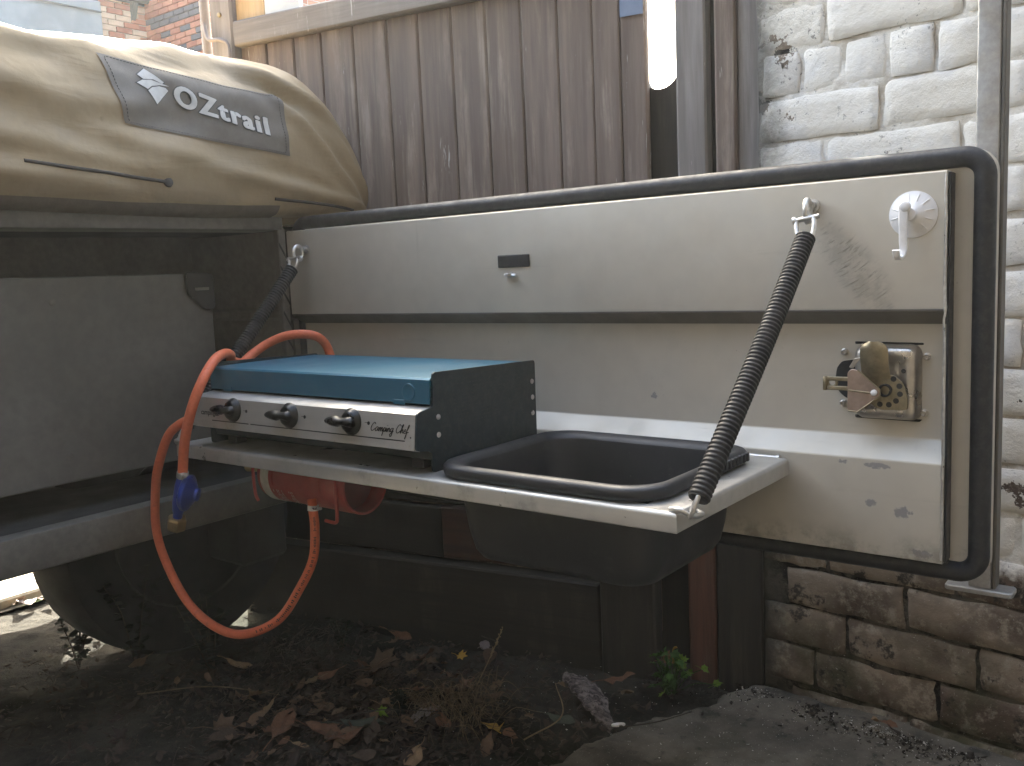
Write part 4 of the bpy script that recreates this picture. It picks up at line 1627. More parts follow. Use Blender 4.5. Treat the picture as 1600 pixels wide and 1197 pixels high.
# ---------------------------------------------------------------- stove
def build_stove():
    t = thing('camping_stove', 'blue three-burner camping stove with silver front standing on the shelf', 'stove', (.42, -.2, SZ))
    side = [(-.068, SZ + .0005), (-.066, -.066), (-.312, -.0585), (-.3135, -.108), (-.3485, -.1125), (-.3545, -.166), (-.322, -.172), (-.322, SZ + .0005)]
    sp = roundpoly(side, .006, 3)
    # bigger radius on the upper corners
    for nm, x0, x1 in (('side_plate', .6868, .6900), ('side_plate', .1500, .1530)):
        mb = MB()
        mb.prism(sp, x0, x1, lambda u, v, w: V(w, u, v))
        p = mb.build(nm, 'teal_side', t, 30)
        if x0 > .5:
            tag(p, 'dark teal right-hand side plate with rivets')
            for y, z in ((-.305, -.124), (-.306, -.150), (-.076, -.100), (-.076, -.126), (-.077, -.152)):
                r = MB()
                r.lathe([(0, .0042), (.001, .004), (.0017, .002)], (.69, y, z), (1, 0, 0), 12)
                r.build('rivet', 'zinc', p, 40)
            pn = MB()
            rnd = random.Random(3)
            for row in range(11):
                z = -.082 - row * .0058
                y = -.272
                while y < -.115:
                    w = rnd.uniform(.004, .013)
                    if rnd.random() < .82:
                        zz = z - (y + .272) * .02
                        pn.add([(.6904, y, zz), (.6904, y + w, zz), (.6904, y + w, zz + .0022), (.6904, y, zz + .0022)], [(0, 1, 2, 3)])
                    y += w + .0025
            pn.build('printed_notice', 'faint_print', p)
    mb = MB()
    mb.box((.1535, -.316, -.188), (.6865, -.072, -.110), .003)
    mb.build('burner_box', 'teal_side', t)
    for x in (.19, .645):
        for y in (-.295, -.095):
            mb = MB()
            mb.box((x - .012, y - .012, SZ + .0004), (x + .012, y + .012, -.1885), .001)
            mb.build('foot', 'rubber', t)
    # silver control panel
    pts = [(-.311, -.1085), (-.3465, -.1130), (-.3492, -.1150), (-.3548, -.1655), (-.3440, -.1690), (-.3430, -.1675), (-.3520, -.1640), (-.3470, -.1165), (-.311, -.1105)]
    mb = MB()
    mb.prism(pts, .1475, .6865, lambda u, v, w: V(w, u, v))
    fp = mb.build('control_panel', 'steel_front', t, 35)
    # a frame on the sloping front face
    A, B = V(0, -.3492, -.1150), V(0, -.3548, -.1655)
    dn = (B - A).normalized()
    nf = V(0, -1, 0)
    nf = (nf - dn * nf.dot(dn)).normalized()

    def fr(x, z, off=0.):
        q = (z - A.z) / dn.z
        return V(x, A.y, A.z) + dn * q + nf * off
    # printed line, dots and name
    def dec(name, quads):
        mb = MB()
        for (x0, z0, x1, z1, x2, z2, x3, z3) in quads:
            mb.add([fr(x0, z0, .0004), fr(x1, z1, .0004), fr(x2, z2, .0004), fr(x3, z3, .0004)], [(0, 1, 2, 3)])
        return mb.build(name, 'print', fp)
    dec('printed_line', [(.312, -.1540, .668, -.1540, .668, -.1523, .312, -.1523), (.205, -.1540, .307, -.1540, .307, -.1523, .205, -.1523)])
    mb = MB()
    for x in (.300, .449, .593):
        mb.lathe([(0, .0028), (.0003, .0028)], fr(x, -.1325, .0001), nf, 12)
        mb.add([fr(x - .008, -.1322, .0004), fr(x - .002, -.1322, .0004), fr(x - .002, -.1315, .0004), fr(x - .008, -.1315, .0004)], [(0, 1, 2, 3)])
    mb.build('printed_marks', 'print', fp)
    # hand-written name
    GL = {
        'C': ([[(1.35, 1.6), (.95, 2.0), (.35, 1.45), (.1, .6), (.45, 0), (1.0, .15), (1.5, .6)]], 1.45),
        'a': ([[(.95, .9), (.45, .95), (.1, .4), (.35, 0), (.75, .3), (1.0, .95), (.95, .2), (1.25, .15)]], 1.2),
        'm': ([[(0, .1), (.2, .95), (.15, 0), (.4, .8), (.65, .9), (.62, 0), (.9, .8), (1.15, .9), (1.15, .15), (1.4, .15)]], 1.38),
        'p': ([[(0, .2), (.28, .95), (.0, -1.0), (.3, .7), (.7, .9), (.75, .4), (.4, .05), (.95, .15)]], .92),
        'i': ([[(0, .2), (.2, .95), (.2, .15), (.45, .15)], [(.35, 1.4), (.38, 1.5)]], .42),
        'n': ([[(0, .1), (.2, .95), (.15, 0), (.42, .8), (.7, .9), (.72, .15), (1.0, .15)]], .95),
        'g': ([[(.9, .9), (.4, .95), (.1, .45), (.4, .1), (.8, .5), (.92, .95), (.75, -.6), (.4, -1), (.15, -.6), (.6, -.1), (1.1, .3)]], 1.1),
        'h': ([[(0, .2), (.55, 1.8), (.42, 2.05), (.22, 1.5), (.12, 0), (.4, .7), (.7, .9), (.72, .15), (1.0, .15)]], .98),
        'e': ([[(.1, .4), (.65, .6), (.55, .95), (.2, .8), (.1, .3), (.4, 0), (.85, .25)]], .82),
        'f': ([[(0, .2), (.55, 1.6), (.5, 2.05), (.28, 1.6), (.1, -.8), (-.05, -1.15), (.25, .2), (.75, .35)]], .7),
    }
    pen = 0.
    strokes = []
    for ch in 'Camping Chef':
        if ch == ' ':
            pen += .75
            continue
        st, adv = GL[ch]
        for s_ in st:
            strokes.append([(pen + x + y * .28, y) for x, y in s_])
        pen += adv
    sx = .077 / pen
    for s_ in strokes:
        pass
    mb = MB()
    for s_ in strokes:
        p = spline([fr(.597 + x * sx, -.1425 + y * .0062, .0004) for x, y in s_], 6)
        mb.tube(p, .00062, 5)
    mb.lathe([(0, .0013), (.0003, .0013)], fr(.679, -.1475, .0001), nf, 10)
    nm = mb.build('lettering', 'print', fp, 60)
    # lettering at the far left, half hidden by the hose
    v, f = text_mesh('campingaz', .0125, .0002)
    mb = MB()
    mb.add([fr(.172 + x, -.1445 + y, .0004) for x, y, *_ in v], f)
    mb.build('lettering', 'print', fp)
    # knobs
    for x in (.265, .413, .557):
        c = fr(x, -.1325)
        mb = MB()
        mb.lathe([(0, .0205), (.002, .0205), (.004, .0185), (.007, .0165), (.0095, .0150), (.011, .011)], c, nf, 28)
        kb = mb.build('knob', 'knob', t, 50)
        mb = MB()
        # pointer: a waisted teardrop lying across the base, tip to the left
        rings = []
        for q in np.linspace(0, 1, 15):
            px = .0155 - q * .056
            w = .0078 * (sqrt(max(0., 1 - ((q - .12) / .12) ** 2)) if q < .12 else (1 - .30 * sin((q - .12) * 5.2) if q < .5 else 1.06 * sqrt(max(0., 1 - ((q - .55) / .45) ** 2)) if q > .55 else .80 + (q - .5) * 5.2)) + .0004
            w = min(w, .0088)
            h = .0072 + .003 * sin(q * 3) if q < .9 else .0072 * sqrt(max(0., (1 - q) / .1)) + .002
            up = nf * (.0115 + .003 * q)
            rings.append([c + up + V(px, 0, 0) + nf * (sin(a) * h) + (-dn) * (cos(a) * w) for a in np.linspace(0, 2 * pi, 14, endpoint=False)])
        mb.loft(rings)
        mb.build('pointer', 'knob', kb, 70)
    # lid
    mb = MB()
    L = [(-.072, -.1035), (-.072, -.071), (-.076, -.0675), (-.306, -.0660), (-.3120, -.0670), (-.3148, -.0698), (-.3155, -.074), (-.3175, -.1045), (-.3155, -.1045), (-.3135, -.080), (-.300, -.0685), (-.078, -.0695), (-.0745, -.073), (-.0745, -.1035)]
    mb.prism(L, .1565, .6855, lambda u, v, w: V(w, u, v))
    mb.box((.1545, -.3165, -.1045), (.1580, -.073, -.0685), .0012)
    lid = mb.build('lid', 'blue_lid', t, 35)
    mb = MB()
    c = V(.645, -.3160, -.0885)
    nl = V(0, -1, .07).normalized()
    prof_ = [(0, .0132), (.0018, .0128), (.0022, .0118), (.0012, .0105), (.0010, .004)]
    mb.lathe(prof_, c, nl, 28)
    mb.build('embossed_disc', 'blue_lid', lid, 60)
    for x in (.205, .625):
        mb = MB()
        mb.box((x - .012, -.3185, -.1075), (x + .012, -.3165, -.100), .0006)
        mb.build('lid_tab', 'blue_lid', lid)


build_stove()


# ---------------------------------------------------------------- hoses
def build_hoses():
    t = thing('gas_hose', 'orange gas hose arching over the stove with a blue regulator hanging at its end', 'hose', (.14, -.38, -.37))
    pts = [(.141, -.380, -.252), (.160, -.382, -.19), (.186, -.380, -.132), (.196, -.362, -.086), (.180, -.325, -.055), (.160, -.29, -.0455), (.138, -.26, -.050), (.118, -.235, -.064),
           (.108, -.205, -.072), (.098, -.175, -.060), (.108, -.140, -.040), (.140, -.115, -.0265), (.165, -.088, -.028), (.168, -.058, -.048), (.175, -.048, -.09), (.185, -.045, -.13)]
    # hose passes outside the left end of the stove
    pts = [(p[0] - (.012 if i > 6 and i < 12 else 0), p[1], p[2]) for i, p in enumerate(pts)]
    mb = MB()
    mb.tube(spline(pts, 10), .0088, 14)
    mb.build('hose', 'hose', t, 60)
    # worm-drive clip
    d = V(.16 - .141, -.002, .062).normalized()
    c = V(.141, -.38, -.252)
    mb = MB()
    mb.lathe([(-.004, .0101), (.007, .0101)], c, d, 20, True, True)
    mb.tube([c + V(.006, -.006, .003), c + V(.026, -.010, .006)], .0036, 8)
    mb.box(c + V(.008, -.013, -.002), c + V(.018, -.003, .007), .001)
    mb.build('hose_clip', 'zinc', t, 40)
    # regulator: neck, round diaphragm housing on the right, brass union nut
    ax = V(-.030, 0, -.085).normalized()
    o = c - d * .004
    mb = MB()
    mb.lathe([(0, .0085), (.006, .0100), (.016, .0115), (.05, .0120), (.066, .0105), (.072, .0085), (.082, .008), (.088, .0095)], o, ax, 20)
    hc = o + ax * .034 + V(.010, .004, .004)
    hd_ = V(.80, .56, -.22).normalized()
    mb.lathe([(-.006, .012), (-.004, .028), (.0, .032), (.006, .033), (.009, .030), (.0095, .026), (.015, .020), (.019, .012), (.024, .0115), (.025, .009)], hc, hd_, 28)
    rg = mb.build('regulator', 'reg_blue', t, 40)
    mb = MB()
    mb.lathe([(.080, .008), (.0802, .0155), (.084, .0175), (.100, .0175), (.104, .0155), (.1045, .009)], o, ax, 6)
    mb.build('union_nut', 'brass', rg)

    t = thing('gas_hose', 'orange gas hose hanging in a big loop below the shelf', 'hose', (.2, -.33, -.55))
    pts = [(.150, -.335, -.150), (.140, -.350, -.155), (.118, -.362, -.165), (.088, -.368, -.187), (.048, -.366, -.238), (.020, -.362, -.290), (.002, -.358, -.378), (.012, -.345, -.455), (.060, -.337, -.520),
           (.135, -.331, -.551), (.210, -.325, -.548), (.276, -.300, -.515), (.325, -.285, -.45), (.345, -.27, -.40), (.345, -.262, -.35), (.339, -.258, -.318), (.334, -.255, -.30)]
    mb = MB()
    sp = spline(pts, 10)
    mb.tube(sp, .0082, 14)
    h = mb.build('hose', 'hose', t, 60)
    mb = MB()
    mb.lathe([(-.005, .0098), (.004, .0098)], (.3385, -.257, -.314), (0, .1, 1), 18)
    mb.tube([(.346, -.266, -.312), (.372, -.268, -.309)], .0028, 8)
    mb.build('hose_clip', 'zinc', t, 40)
    # black printing along the hose: dashes standing for the line of small type
    mb = MB()
    camp = m.translation
    for a, b in ((104, 146),):
        i = a
        rnd = random.Random(1)
        while i < b:
            p, q = sp[i], sp[i + 1]
            tn = (q - p).normalized()
            to = (Vector(camp) - p)
            to = (to - tn * to.dot(tn)).normalized()
            sd_ = tn.cross(to)
            for r_ in range(2):
                if rnd.random() < .75:
                    w = rnd.uniform(.0012, .003)
                    cc = p.lerp(q, r_ * .5) + to * .0084
                    L_ = (q - p).length * .30
                    mb.add([cc - sd_ * w - tn * L_ * .5, cc + sd_ * w - tn * L_ * .5, cc + sd_ * w + tn * L_ * .5, cc - sd_ * w + tn * L_ * .5], [(0, 1, 2, 3)])
            i += 1
    mb.build('printed_type', 'print', h)


build_hoses()


# ---------------------------------------------------------------- fire extinguisher
def build_extinguisher():
    t = thing('fire_extinguisher', 'red fire extinguisher slung on its side under the shelf', 'extinguisher', (.28, -.19, -.335))
    c = V(.150, -.19, -.281)
    ax = V(1, 0, 0)
    R = .0515
    mb = MB()
    mb.lathe([(-.012, .016), (-.010, .026), (.002, .042), (.012, .049), (.022, R), (.205, R), (.212, R * .985), (.215, R * .95), (.218, .030)], c, ax, 40)
    body = mb.build('cylinder', 'ext_red', t, 40)
    mb = MB()
    mb.lathe([(.024, R + .0008), (.048, R + .0008)], c, ax, 40, False, False)
    mb.build('white_band', 'label_white', body, 60)
    # thin lines of type
    tm = MB()
    rnd = random.Random(5)
    for x in (.056, .066, .0705, .075, .080, .100, .1045, .109):
        a = 3.5
        while a < 5.0:
            w = rnd.uniform(.04, .16)
            if rnd.random() < .85:
                for k in range(3):
                    a0, a1 = a + w * k / 3, a + w * (k + 1) / 3
                    q = lambda an, xx: c + V(xx, cos(an) * (R + .0012), sin(an) * (R + .0012))
                    tm.add([q(a0, x), q(a1, x), q(a1, x + .0014), q(a0, x + .0014)], [(0, 1, 2, 3)])
            a += w + .035
    tm.build('printed_type', 'label_white', body)
    mb = MB()
    mb.lathe([(.207, R * .97), (.207, R + .001), (.252, R + .001), (.252, R * .94), (.212, R * .94)], c, ax, 40, False, False)
    mb.build('skirt', 'ext_red', t, 40)
    mb = MB()
    mb.lathe([(.2185, R * .93), (.222, R * .8), (.2225, .01)], c, ax, 32, False, True)
    mb.build('base', 'ext_dark', t, 60)
    # red wire cradle
    for x in (.236,):
        mb = MB()
        mb.tube(spline([c + V(x, -.0545, .060), c + V(x, -.0555, .03), c + V(x, -.0550, -.02), c + V(x, -.0555, -.050), c + V(x - .004, -.0555, -.0565), c + V(x - .012, -.056, -.0575), c + V(x - .03, -.056, -.0565)], 6), .0032, 8)
        mb.build('wire_cradle', 'ext_red', t, 60)
    mb = MB()
    mb.tube(spline([c + V(.010, -.048, .058), c + V(.008, -.0545, .02), c + V(.008, -.053, -.03), c + V(.010, -.049, -.046)], 6), .0030, 8)
    mb.build('wire_cradle', 'ext_red', t, 60)
    mb = MB()
    mb.tube([c + V(.30, .030, .04), c + V(.262, .036, .038), c + V(.252, .038, .03)], .003, 8)
    mb.build('wire_cradle', 'ext_red', t, 60)
    for x in (.06, .19):
        mb = MB()
        ring = [c + V(x, cos(a) * (R + .0022), sin(a) * (R + .0022)) for a in np.linspace(-.2, pi + .2, 24)]
        mb.tube(ring, .002, 6)
        mb.build('strap', 'ext_red', t, 60)
    mb = MB()
    mb.lathe([(0, .0095), (.016, .0095), (.018, .0125), (.030, .0125), (.031, .010)], c + V(-.066, -.012, .004), V(1, .1, .2).normalized(), 16)
    mb.build('nozzle', 'cream_plastic', t, 40)
    mb = MB()
    mb.lathe([(-.030, .011), (-.028, .014), (-.012, .016)], c, ax, 16)
    mb.build('neck', 'trailer_dark', t, 40)


build_extinguisher()


# ================================================================== GROUND LITTER
def leaf_mesh(kind, seed, mat):
    """a thin curled leaf about 1 unit long, stalk along -x"""
    rnd = random.Random(seed)
    if kind == 'lobed':
        out = []
        tips = [(0, 1.0), (.7, .78), (1.45, .62), (2.3, .42)]
        ang = []
        for a, r in tips:
            ang.append((a, r * rnd.uniform(.85, 1.1)))
            ang.append((a + .36, r * .55))
        pts = ang[:-1] + [(2.9, .22)]
        up = [(r * cos(a) * .55 - .02, r * sin(a) * .62) for a, r in pts]
        poly = up + [(x, -y * rnd.uniform(.85, 1.1)) for x, y in up[::-1] if abs(y) > 1e-3]
    else:
        w = rnd.uniform(.20, .32)
        up = [(.5 - t, w * sin(pi * t ** .8) * (1 + rnd.uniform(-.12, .12))) for t in np.linspace(0, 1, 8)]
        poly = up + [(x, -y * rnd.uniform(.85, 1.1)) for x, y in up[1:-1][::-1]]
    n = len(poly)
    curl = rnd.uniform(.5, 1.5) * rnd.choice((1, 1, -1))
    fold = rnd.uniform(.15, .8)
    tw = rnd.uniform(-.5, .5)

    def lift(x, y):
        z = fold * abs(y) * .6 + curl * x * x * .5 + tw * x * y + fbm((x, y, seed), 3.2, 3) * .12
        return (x, y * (1 - .25 * fold), z)
    v, f = [], []
    rings = 3
    v.append(lift(-.05, 0))
    for k in range(1, rings + 1):
        q = k / rings
        for x, y in poly:
            v.append(lift(-.05 + (x + .05) * q, y * q))
    for i in range(n):
        f.append((0, 1 + i, 1 + (i + 1) % n))
        for k in range(rings - 1):
            a = 1 + k * n
            f.append((a + i, a + n + i, a + n + (i + 1) % n, a + (i + 1) % n))
    mb = MB()
    mb.add(v, f)
    p0 = Vector(lift(-.42 if kind != 'lobed' else -.12, 0))
    mb.tube([p0, p0 + V(-.25, .02, .03), p0 + V(-.45, .06 * tw, .02)], .012, 4)
    me = mb.mesh('fallen_leaf', mat, 180)
    return me


LEAF = {}


def get_leaf(kind, seed, mat):
    k = (kind, seed, mat)
    if k not in LEAF:
        LEAF[k] = leaf_mesh(kind, seed, mat)
    return LEAF[k]


def drop_leaf(x, y, size, rz, kind, seed, mat, tilt=(0, 0), dz=.0, name='fallen_leaf'):
    o = link(name, get_leaf(kind, seed, mat))
    h = .004 + fbm((x, y, 3), 3, 4) * .012
    if y < .2:
        h += .03 * math.exp(-((x - .1) / .35) ** 2 - ((y + .45) / .3) ** 2)
    o.location = (x, y, GZ + h + size * .06 + dz)
    o.rotation_euler = (tilt[0], tilt[1], rz)
    o.scale = (size,) * 3
    return o


def build_litter():
    # leaves one can pick out
    special = [
        (.182, .012, .118, .6, 'lobed', 1, 'leaf_brown', (.25, -.2), .012, 'large brown lobed leaf lying below the hanging hose loop'),
        (.560, -.065, .075, 2.6, 'lobed', 4, 'leaf_yellow', (.2, .2), .006, 'bright yellow lobed leaf at the bottom edge of the litter'),
        (.409, -.091, .078, 1.2, 'oval', 3, 'leaf_pale', (.1, -.3), .006, 'pale bleached leaf left of the dry grass tuft'),
        (.372, -.205, .088, .75, 'oval', 5, 'leaf_greygreen', (-.2, .1), .008, 'long grey-green leaf near the bottom of the litter'),
        (.338, -.135, .042, .2, 'lobed', 6, 'leaf_lime', (.2, .1), .012, 'small lime green leaf on top of the brown leaves'),
        (.663, .213, .070, .4, 'oval', 8, 'leaf_russet', (.3, -.3), .022, 'russet leaf propped on the bark beside the green weed'),
        (.690, .190, .050, -.6, 'oval', 9, 'leaf_tan', (.1, -.4), .012, 'curled tan leaf beneath the russet leaf'),
        (.302, .222, .050, 1.9, 'oval', 10, 'leaf_pale', (.5, .2), .010, 'curled pale leaf standing by the black sleeper'),
        (.300, .146, .040, .2, 'lobed', 11, 'leaf_yellow', (.4, .1), .014, 'small yellow leaf in front of the pale curled leaf'),
        (-.065, -.158, .065, .4, 'oval', 12, 'leaf_tan', (.1, .2), .004, 'single tan leaf on bare soil under the hose loop'),
        (.110, .150, .062, 1.0, 'oval', 13, 'leaf_russet', (.6, .5), .024, 'orange-brown leaf tilted up at the back of the litter'),
        (.640, .040, .060, .1, 'oval', 14, 'leaf_greygreen', (.3, 0), .004, 'crumpled grey leaf between the yellow leaf and the white ring'),
        (1.150, .296, .034, .5, 'oval', 15, 'leaf_russet', (.2, .3), .02, 'tiny orange leaf in the white grit below the brick wall'),
        (1.128, .300, .030, 2.2, 'oval', 16, 'leaf_tan', (.2, .3), .02, 'tiny cream leaf in the white grit below the brick wall'),
        (.700, .325, .055, 1.4, 'lobed', 17, 'leaf_russet', (1.0, .2), .03, 'red-brown leaf caught in the gap beside the red-brown post'),
        (.166, -.365, .080, 1.0, 'lobed', 18, 'leaf_brown', (.2, .2), .016, 'ragged brown leaf at the bottom left of the litter'),
        (.262, -.300, .085, 2.0, 'oval', 19, 'leaf_russet', (.2, -.2), .012, 'broad russet leaf at the bottom of the litter'),
        (.330, -.262, .080, .3, 'oval', 21, 'leaf_russet', (.15, .2), .010, 'russet leaf behind the long grey-green leaf'),
    ]
    for x, y, s, rz, kd, sd_, mt, ti, dz, lab in special:
        tag(drop_leaf(x, y, s, rz, kd, sd_, mt, ti, dz), lab, 'leaf')
    rnd = random.Random(11)
    mats = ['leaf_brown', 'leaf_brown', 'leaf_dark', 'leaf_dark', 'leaf_russet', 'leaf_tan', 'leaf_brown']
    zones = [(.33, .02, .12, .10, 60, 'in the heap under the stove and sink', 'leaves heaped under the stove'),
             (.30, -.20, .14, .10, 60, 'in the litter at the bottom middle of the ground', 'leaves at the bottom middle'),
             (.02, -.34, .20, .10, 24, 'in the deep shade at the bottom left', 'leaves in the deep shade'),
             (.55, -.14, .12, .07, 10, 'near the edge of the concrete', 'leaves near the concrete edge')]
    for cx, cy, sx, sy, n, lab, grp in zones:
        for i in range(n):
            x, y = rnd.gauss(cx, sx), rnd.gauss(cy, sy)
            if y > .17 + x * .176 or (x > .72 and y > -.1):
                continue
            mt = rnd.choice(mats) if 'shade' not in lab else rnd.choice(['leaf_dark', 'leaf_dark', 'leaf_brown'])
            kd = rnd.choice(('lobed', 'oval', 'oval'))
            o = drop_leaf(x, y, rnd.uniform(.024, .062), rnd.uniform(0, 6.28), kd, rnd.randint(30, 37), mt,
                          (rnd.uniform(-.5, .5), rnd.uniform(-.5, .5)), rnd.uniform(0, .018))
            tag(o, '%s %s leaf %s' % ({'leaf_brown': 'brown', 'leaf_dark': 'dark rotting', 'leaf_russet': 'russet', 'leaf_tan': 'tan'}[mt], kd, lab), 'leaf', grp)
    for i in range(12):
        x, y = rnd.gauss(-.56, .06), rnd.gauss(.16, .04)
        o = drop_leaf(x, y, rnd.uniform(.04, .08), rnd.uniform(0, 6.28), rnd.choice(('lobed', 'oval')), rnd.randint(30, 37), rnd.choice(['leaf_tan', 'leaf_russet', 'leaf_pale']), (rnd.uniform(-.4, .4), rnd.uniform(-.4, .4)), .008)
        tag(o, 'sunlit leaf seen under the trailer inside the hose loop', 'leaf', 'sunlit leaves under the trailer')
    for i in range(5):
        x, y = rnd.gauss(-.90, .03), rnd.gauss(-.20, .06)
        o = drop_leaf(x, y, rnd.uniform(.05, .10), rnd.uniform(0, 6.28), 'oval', rnd.randint(30, 37), rnd.choice(['leaf_tan', 'leaf_pale']), (rnd.uniform(-.4, .4), rnd.uniform(-.4, .4)), .008)
        tag(o, 'dry leaf on the sunlit paving edge left of the wheel', 'leaf', 'leaves by the sunlit paving')

    # crumbs, leaf bits and broken stalks: nobody could count them
    mb = MB()
    for i in range(5200):
        if i % 3:
            x, y = rnd.gauss(.28, .22), rnd.gauss(-.12, .16)
        else:
            x, y = rnd.uniform(-.6, .75), rnd.uniform(-.6, .26)
        if y > .19 + x * .176:
            continue
        s = rnd.uniform(.003, .011)
        h = .004 + fbm((x, y, 3), 3, 4) * .012 + .03 * math.exp(-((x - .1) / .35) ** 2 - ((y + .45) / .3) ** 2) + rnd.uniform(0, .008)
        a = rnd.uniform(0, 6.28)
        c = V(x, y, GZ + h)
        u = V(cos(a), sin(a), rnd.uniform(-.5, .5)) * s
        w = V(-sin(a), cos(a), rnd.uniform(-.5, .5)) * s * rnd.uniform(.3, .9)
        mb.add([c - u, c + w, c + u + V(0, 0, s * .5), c - w], [(0, 1, 2, 3)])
    for i in range(420):
        x, y = (rnd.gauss(.30, .20), rnd.gauss(-.12, .15)) if i % 2 else (rnd.uniform(-.5, .75), rnd.uniform(-.6, .2))
        if y > .15 + x * .176:
            continue
        a, L = rnd.uniform(0, 6.28), rnd.uniform(.015, .06)
        h = .006 + fbm((x, y, 3), 3, 4) * .012 + .03 * math.exp(-((x - .1) / .35) ** 2 - ((y + .45) / .3) ** 2)
        p = V(x, y, GZ + h)
        mb.tube(spline([p, p + V(cos(a) * L * .5, sin(a) * L * .5, rnd.uniform(.002, .02)), p + V(cos(a + .4) * L, sin(a + .4) * L, rnd.uniform(0, .012))], 3), .0008, 3)
    tag(mb.build('leaf_crumbs', 'leaf_dark'), 'crumbled leaf bits strewn over the dark soil', 'leaf litter', kind='stuff')
    mb = MB()
    for i in range(900):
        if i % 2:
            t = rnd.random()
            x = .86 + t * .62
            y = .35 - (x - .87) * .11 - abs(rnd.gauss(0, .05)) - .005
        else:
            x, y = rnd.uniform(.45, 1.5), rnd.uniform(-.3, .33)
        if y > .345 - (x - .9) * .12:
            continue
        s = rnd.uniform(.0007, .0022) * (1.9 if rnd.random() < .08 else 1)
        z = GZ + (.018 if x > .76 else .006) + rnd.uniform(0, .006)
        q = [V(x + rnd.uniform(-s, s), y + rnd.uniform(-s, s), z + rnd.uniform(-s, s) * .7) for _ in range(4)]
        mb.add(q, [(0, 1, 2), (0, 2, 3), (0, 3, 1), (1, 3, 2)])
    for i in range(160):
        a = rnd.uniform(0, 6.28)
        rr_ = abs(rnd.gauss(0, .035))
        x, y, s = 1.15 + rr_ * cos(a) * 1.5, .298 + rr_ * sin(a) * .5, rnd.uniform(.001, .0028)
        q = [V(x + rnd.uniform(-s, s), y + rnd.uniform(-s, s), GZ + .02 + rnd.uniform(0, s)) for _ in range(4)]
        mb.add(q, [(0, 1, 2), (0, 2, 3), (0, 3, 1), (1, 3, 2)])
    tag(mb.build('white_grit', 'grit'), 'white grit and mortar crumbs along the foot of the brick wall', 'grit', kind='stuff')
    mb = MB()
    for i in range(700):
        x = rnd.uniform(.68, 1.3)
        y = .36 - (x - .87) * .11 - abs(rnd.gauss(0, .035)) - .012 - (.05 if x < .85 else 0)
        s = rnd.uniform(.0015, .0055) * (1.8 if rnd.random() < .08 else 1)
        z = GZ + .018
        q = [V(x + rnd.uniform(-s, s), y + rnd.uniform(-s, s), z + rnd.uniform(-s, s) * .8) for _ in range(5)]
        mb.add(q, [(0, 1, 2), (0, 2, 3), (0, 3, 4), (1, 3, 2), (1, 4, 3), (0, 4, 1)])
    tag(mb.build('mortar_rubble', 'crumb'), 'dark crumbs of rotten mortar and soil along the wall foot', 'rubble', kind='stuff')

    # dry grass tuft
    t = thing('dry_grass', 'tuft of dry straw-coloured grass among the leaves', 'grass', (.458, .0, GZ))
    for part in range(2):
        mb = MB()
        for i in range(90):
            x, y = rnd.gauss(.455, .045), rnd.gauss(-.03, .045)
            a = rnd.uniform(0, 6.28)
            L = rnd.uniform(.03, .085)
            z = GZ + .008
            lift = rnd.uniform(.01, .045)
            b = rnd.uniform(-1.2, 1.2)
            pts = [V(x, y, z), V(x + cos(a) * L * .35, y + sin(a) * L * .35, z + lift), V(x + cos(a + b * .4) * L * .75, y + sin(a + b * .4) * L * .75, z + lift * .9), V(x + cos(a + b) * L, y + sin(a + b) * L, z + lift * .3 + .004)]
            mb.tube(spline(pts, 3), lambda i, q: .0009 * (1.1 - q), 3)
        mb.build('blades', 'stalk', t, 60)
    mb = MB()
    mb.tube(spline([V(.42, .06, GZ + .02), V(.40, .13, GZ + .05), V(.385, .19, GZ + .085)], 6), lambda i, q: .0014 - .0003 * q, 5)
    for i in range(20):
        q = i / 20
        p = V(.402, .125, GZ + .048).lerp(V(.384, .195, GZ + .088), q)
        mb.tube([p, p + V(rnd.uniform(-.006, .006), rnd.uniform(0, .008), rnd.uniform(.001, .007))], .0012, 4)
    mb.build('seed_stalk', 'stalk', t, 60)

    # twigs
    for a, b, c, lab in (((.43, .09, .02), (.39, .17, .055), (.30, .22, .04), 'thin arching twig in front of the black sleeper'),
                      ((.62, -.05, .01), (.655, .02, .035), (.60, .08, .06), 'bent straw stalk standing left of the white ring'),
                      ((.745, .055, .022), (.80, .11, .025), (.84, .17, .03), 'thin twig lying on the concrete beside the white ring'),
                      ((.28, -.25, .02), (.36, -.17, .045), (.47, -.07, .03), 'long twig crossing the brown leaves'),
                      ((-.12, -.36, .03), (.02, -.28, .05), (.14, -.21, .035), 'pale twig lying in the shade at the left'),
                      ((.14, -.02, .05), (.12, .04, .085), (.15, .10, .06), 'dead stem sticking up behind the large brown leaf')):
        mb = MB()
        mb.tube(spline([V(p[0], p[1], GZ + p[2]) for p in (a, b, c)], 8), lambda i, q: .0017 - .0008 * q, 6)
        tag(mb.build('twig', 'stalk' if 'straw' in lab or 'pale' in lab else 'twig', None, 60), lab, 'twig')

    # curl of bark
    t_ = MB()
    rows = []
    n = 26
    for i in range(n + 1):
        q = i / n
        c = V(.535 + .200 * q, .205 - .125 * q + .012 * sin(q * 5), GZ + .008 + .008 * sin(q * 3))
        wd = .007 + .019 * sin(pi * min(1, q * 1.05) ** .8) + .004 * fbm((q * 9, 0, 1), 1)
        row = []
        for j in range(13):
            w = j / 12 * 2 - 1
            d = V(.68, .73, 0)
            row.append(c + d * wd * w + V(0, 0, .011 * (1 - w * w) + .007 * fbm((q * 14, w * 5, 2), 1)))
        rows.append(row)
    t_.loft(rows, False, False, closed=False)
    t_.loft([[p - V(0, 0, .006) for p in r_] for r_ in rows], False, False, closed=False)
    tag(t_.build('bark_piece', 'bark', None, 180), 'curled grey piece of bark on the soil near the green weed', 'bark')
    mb = MB()
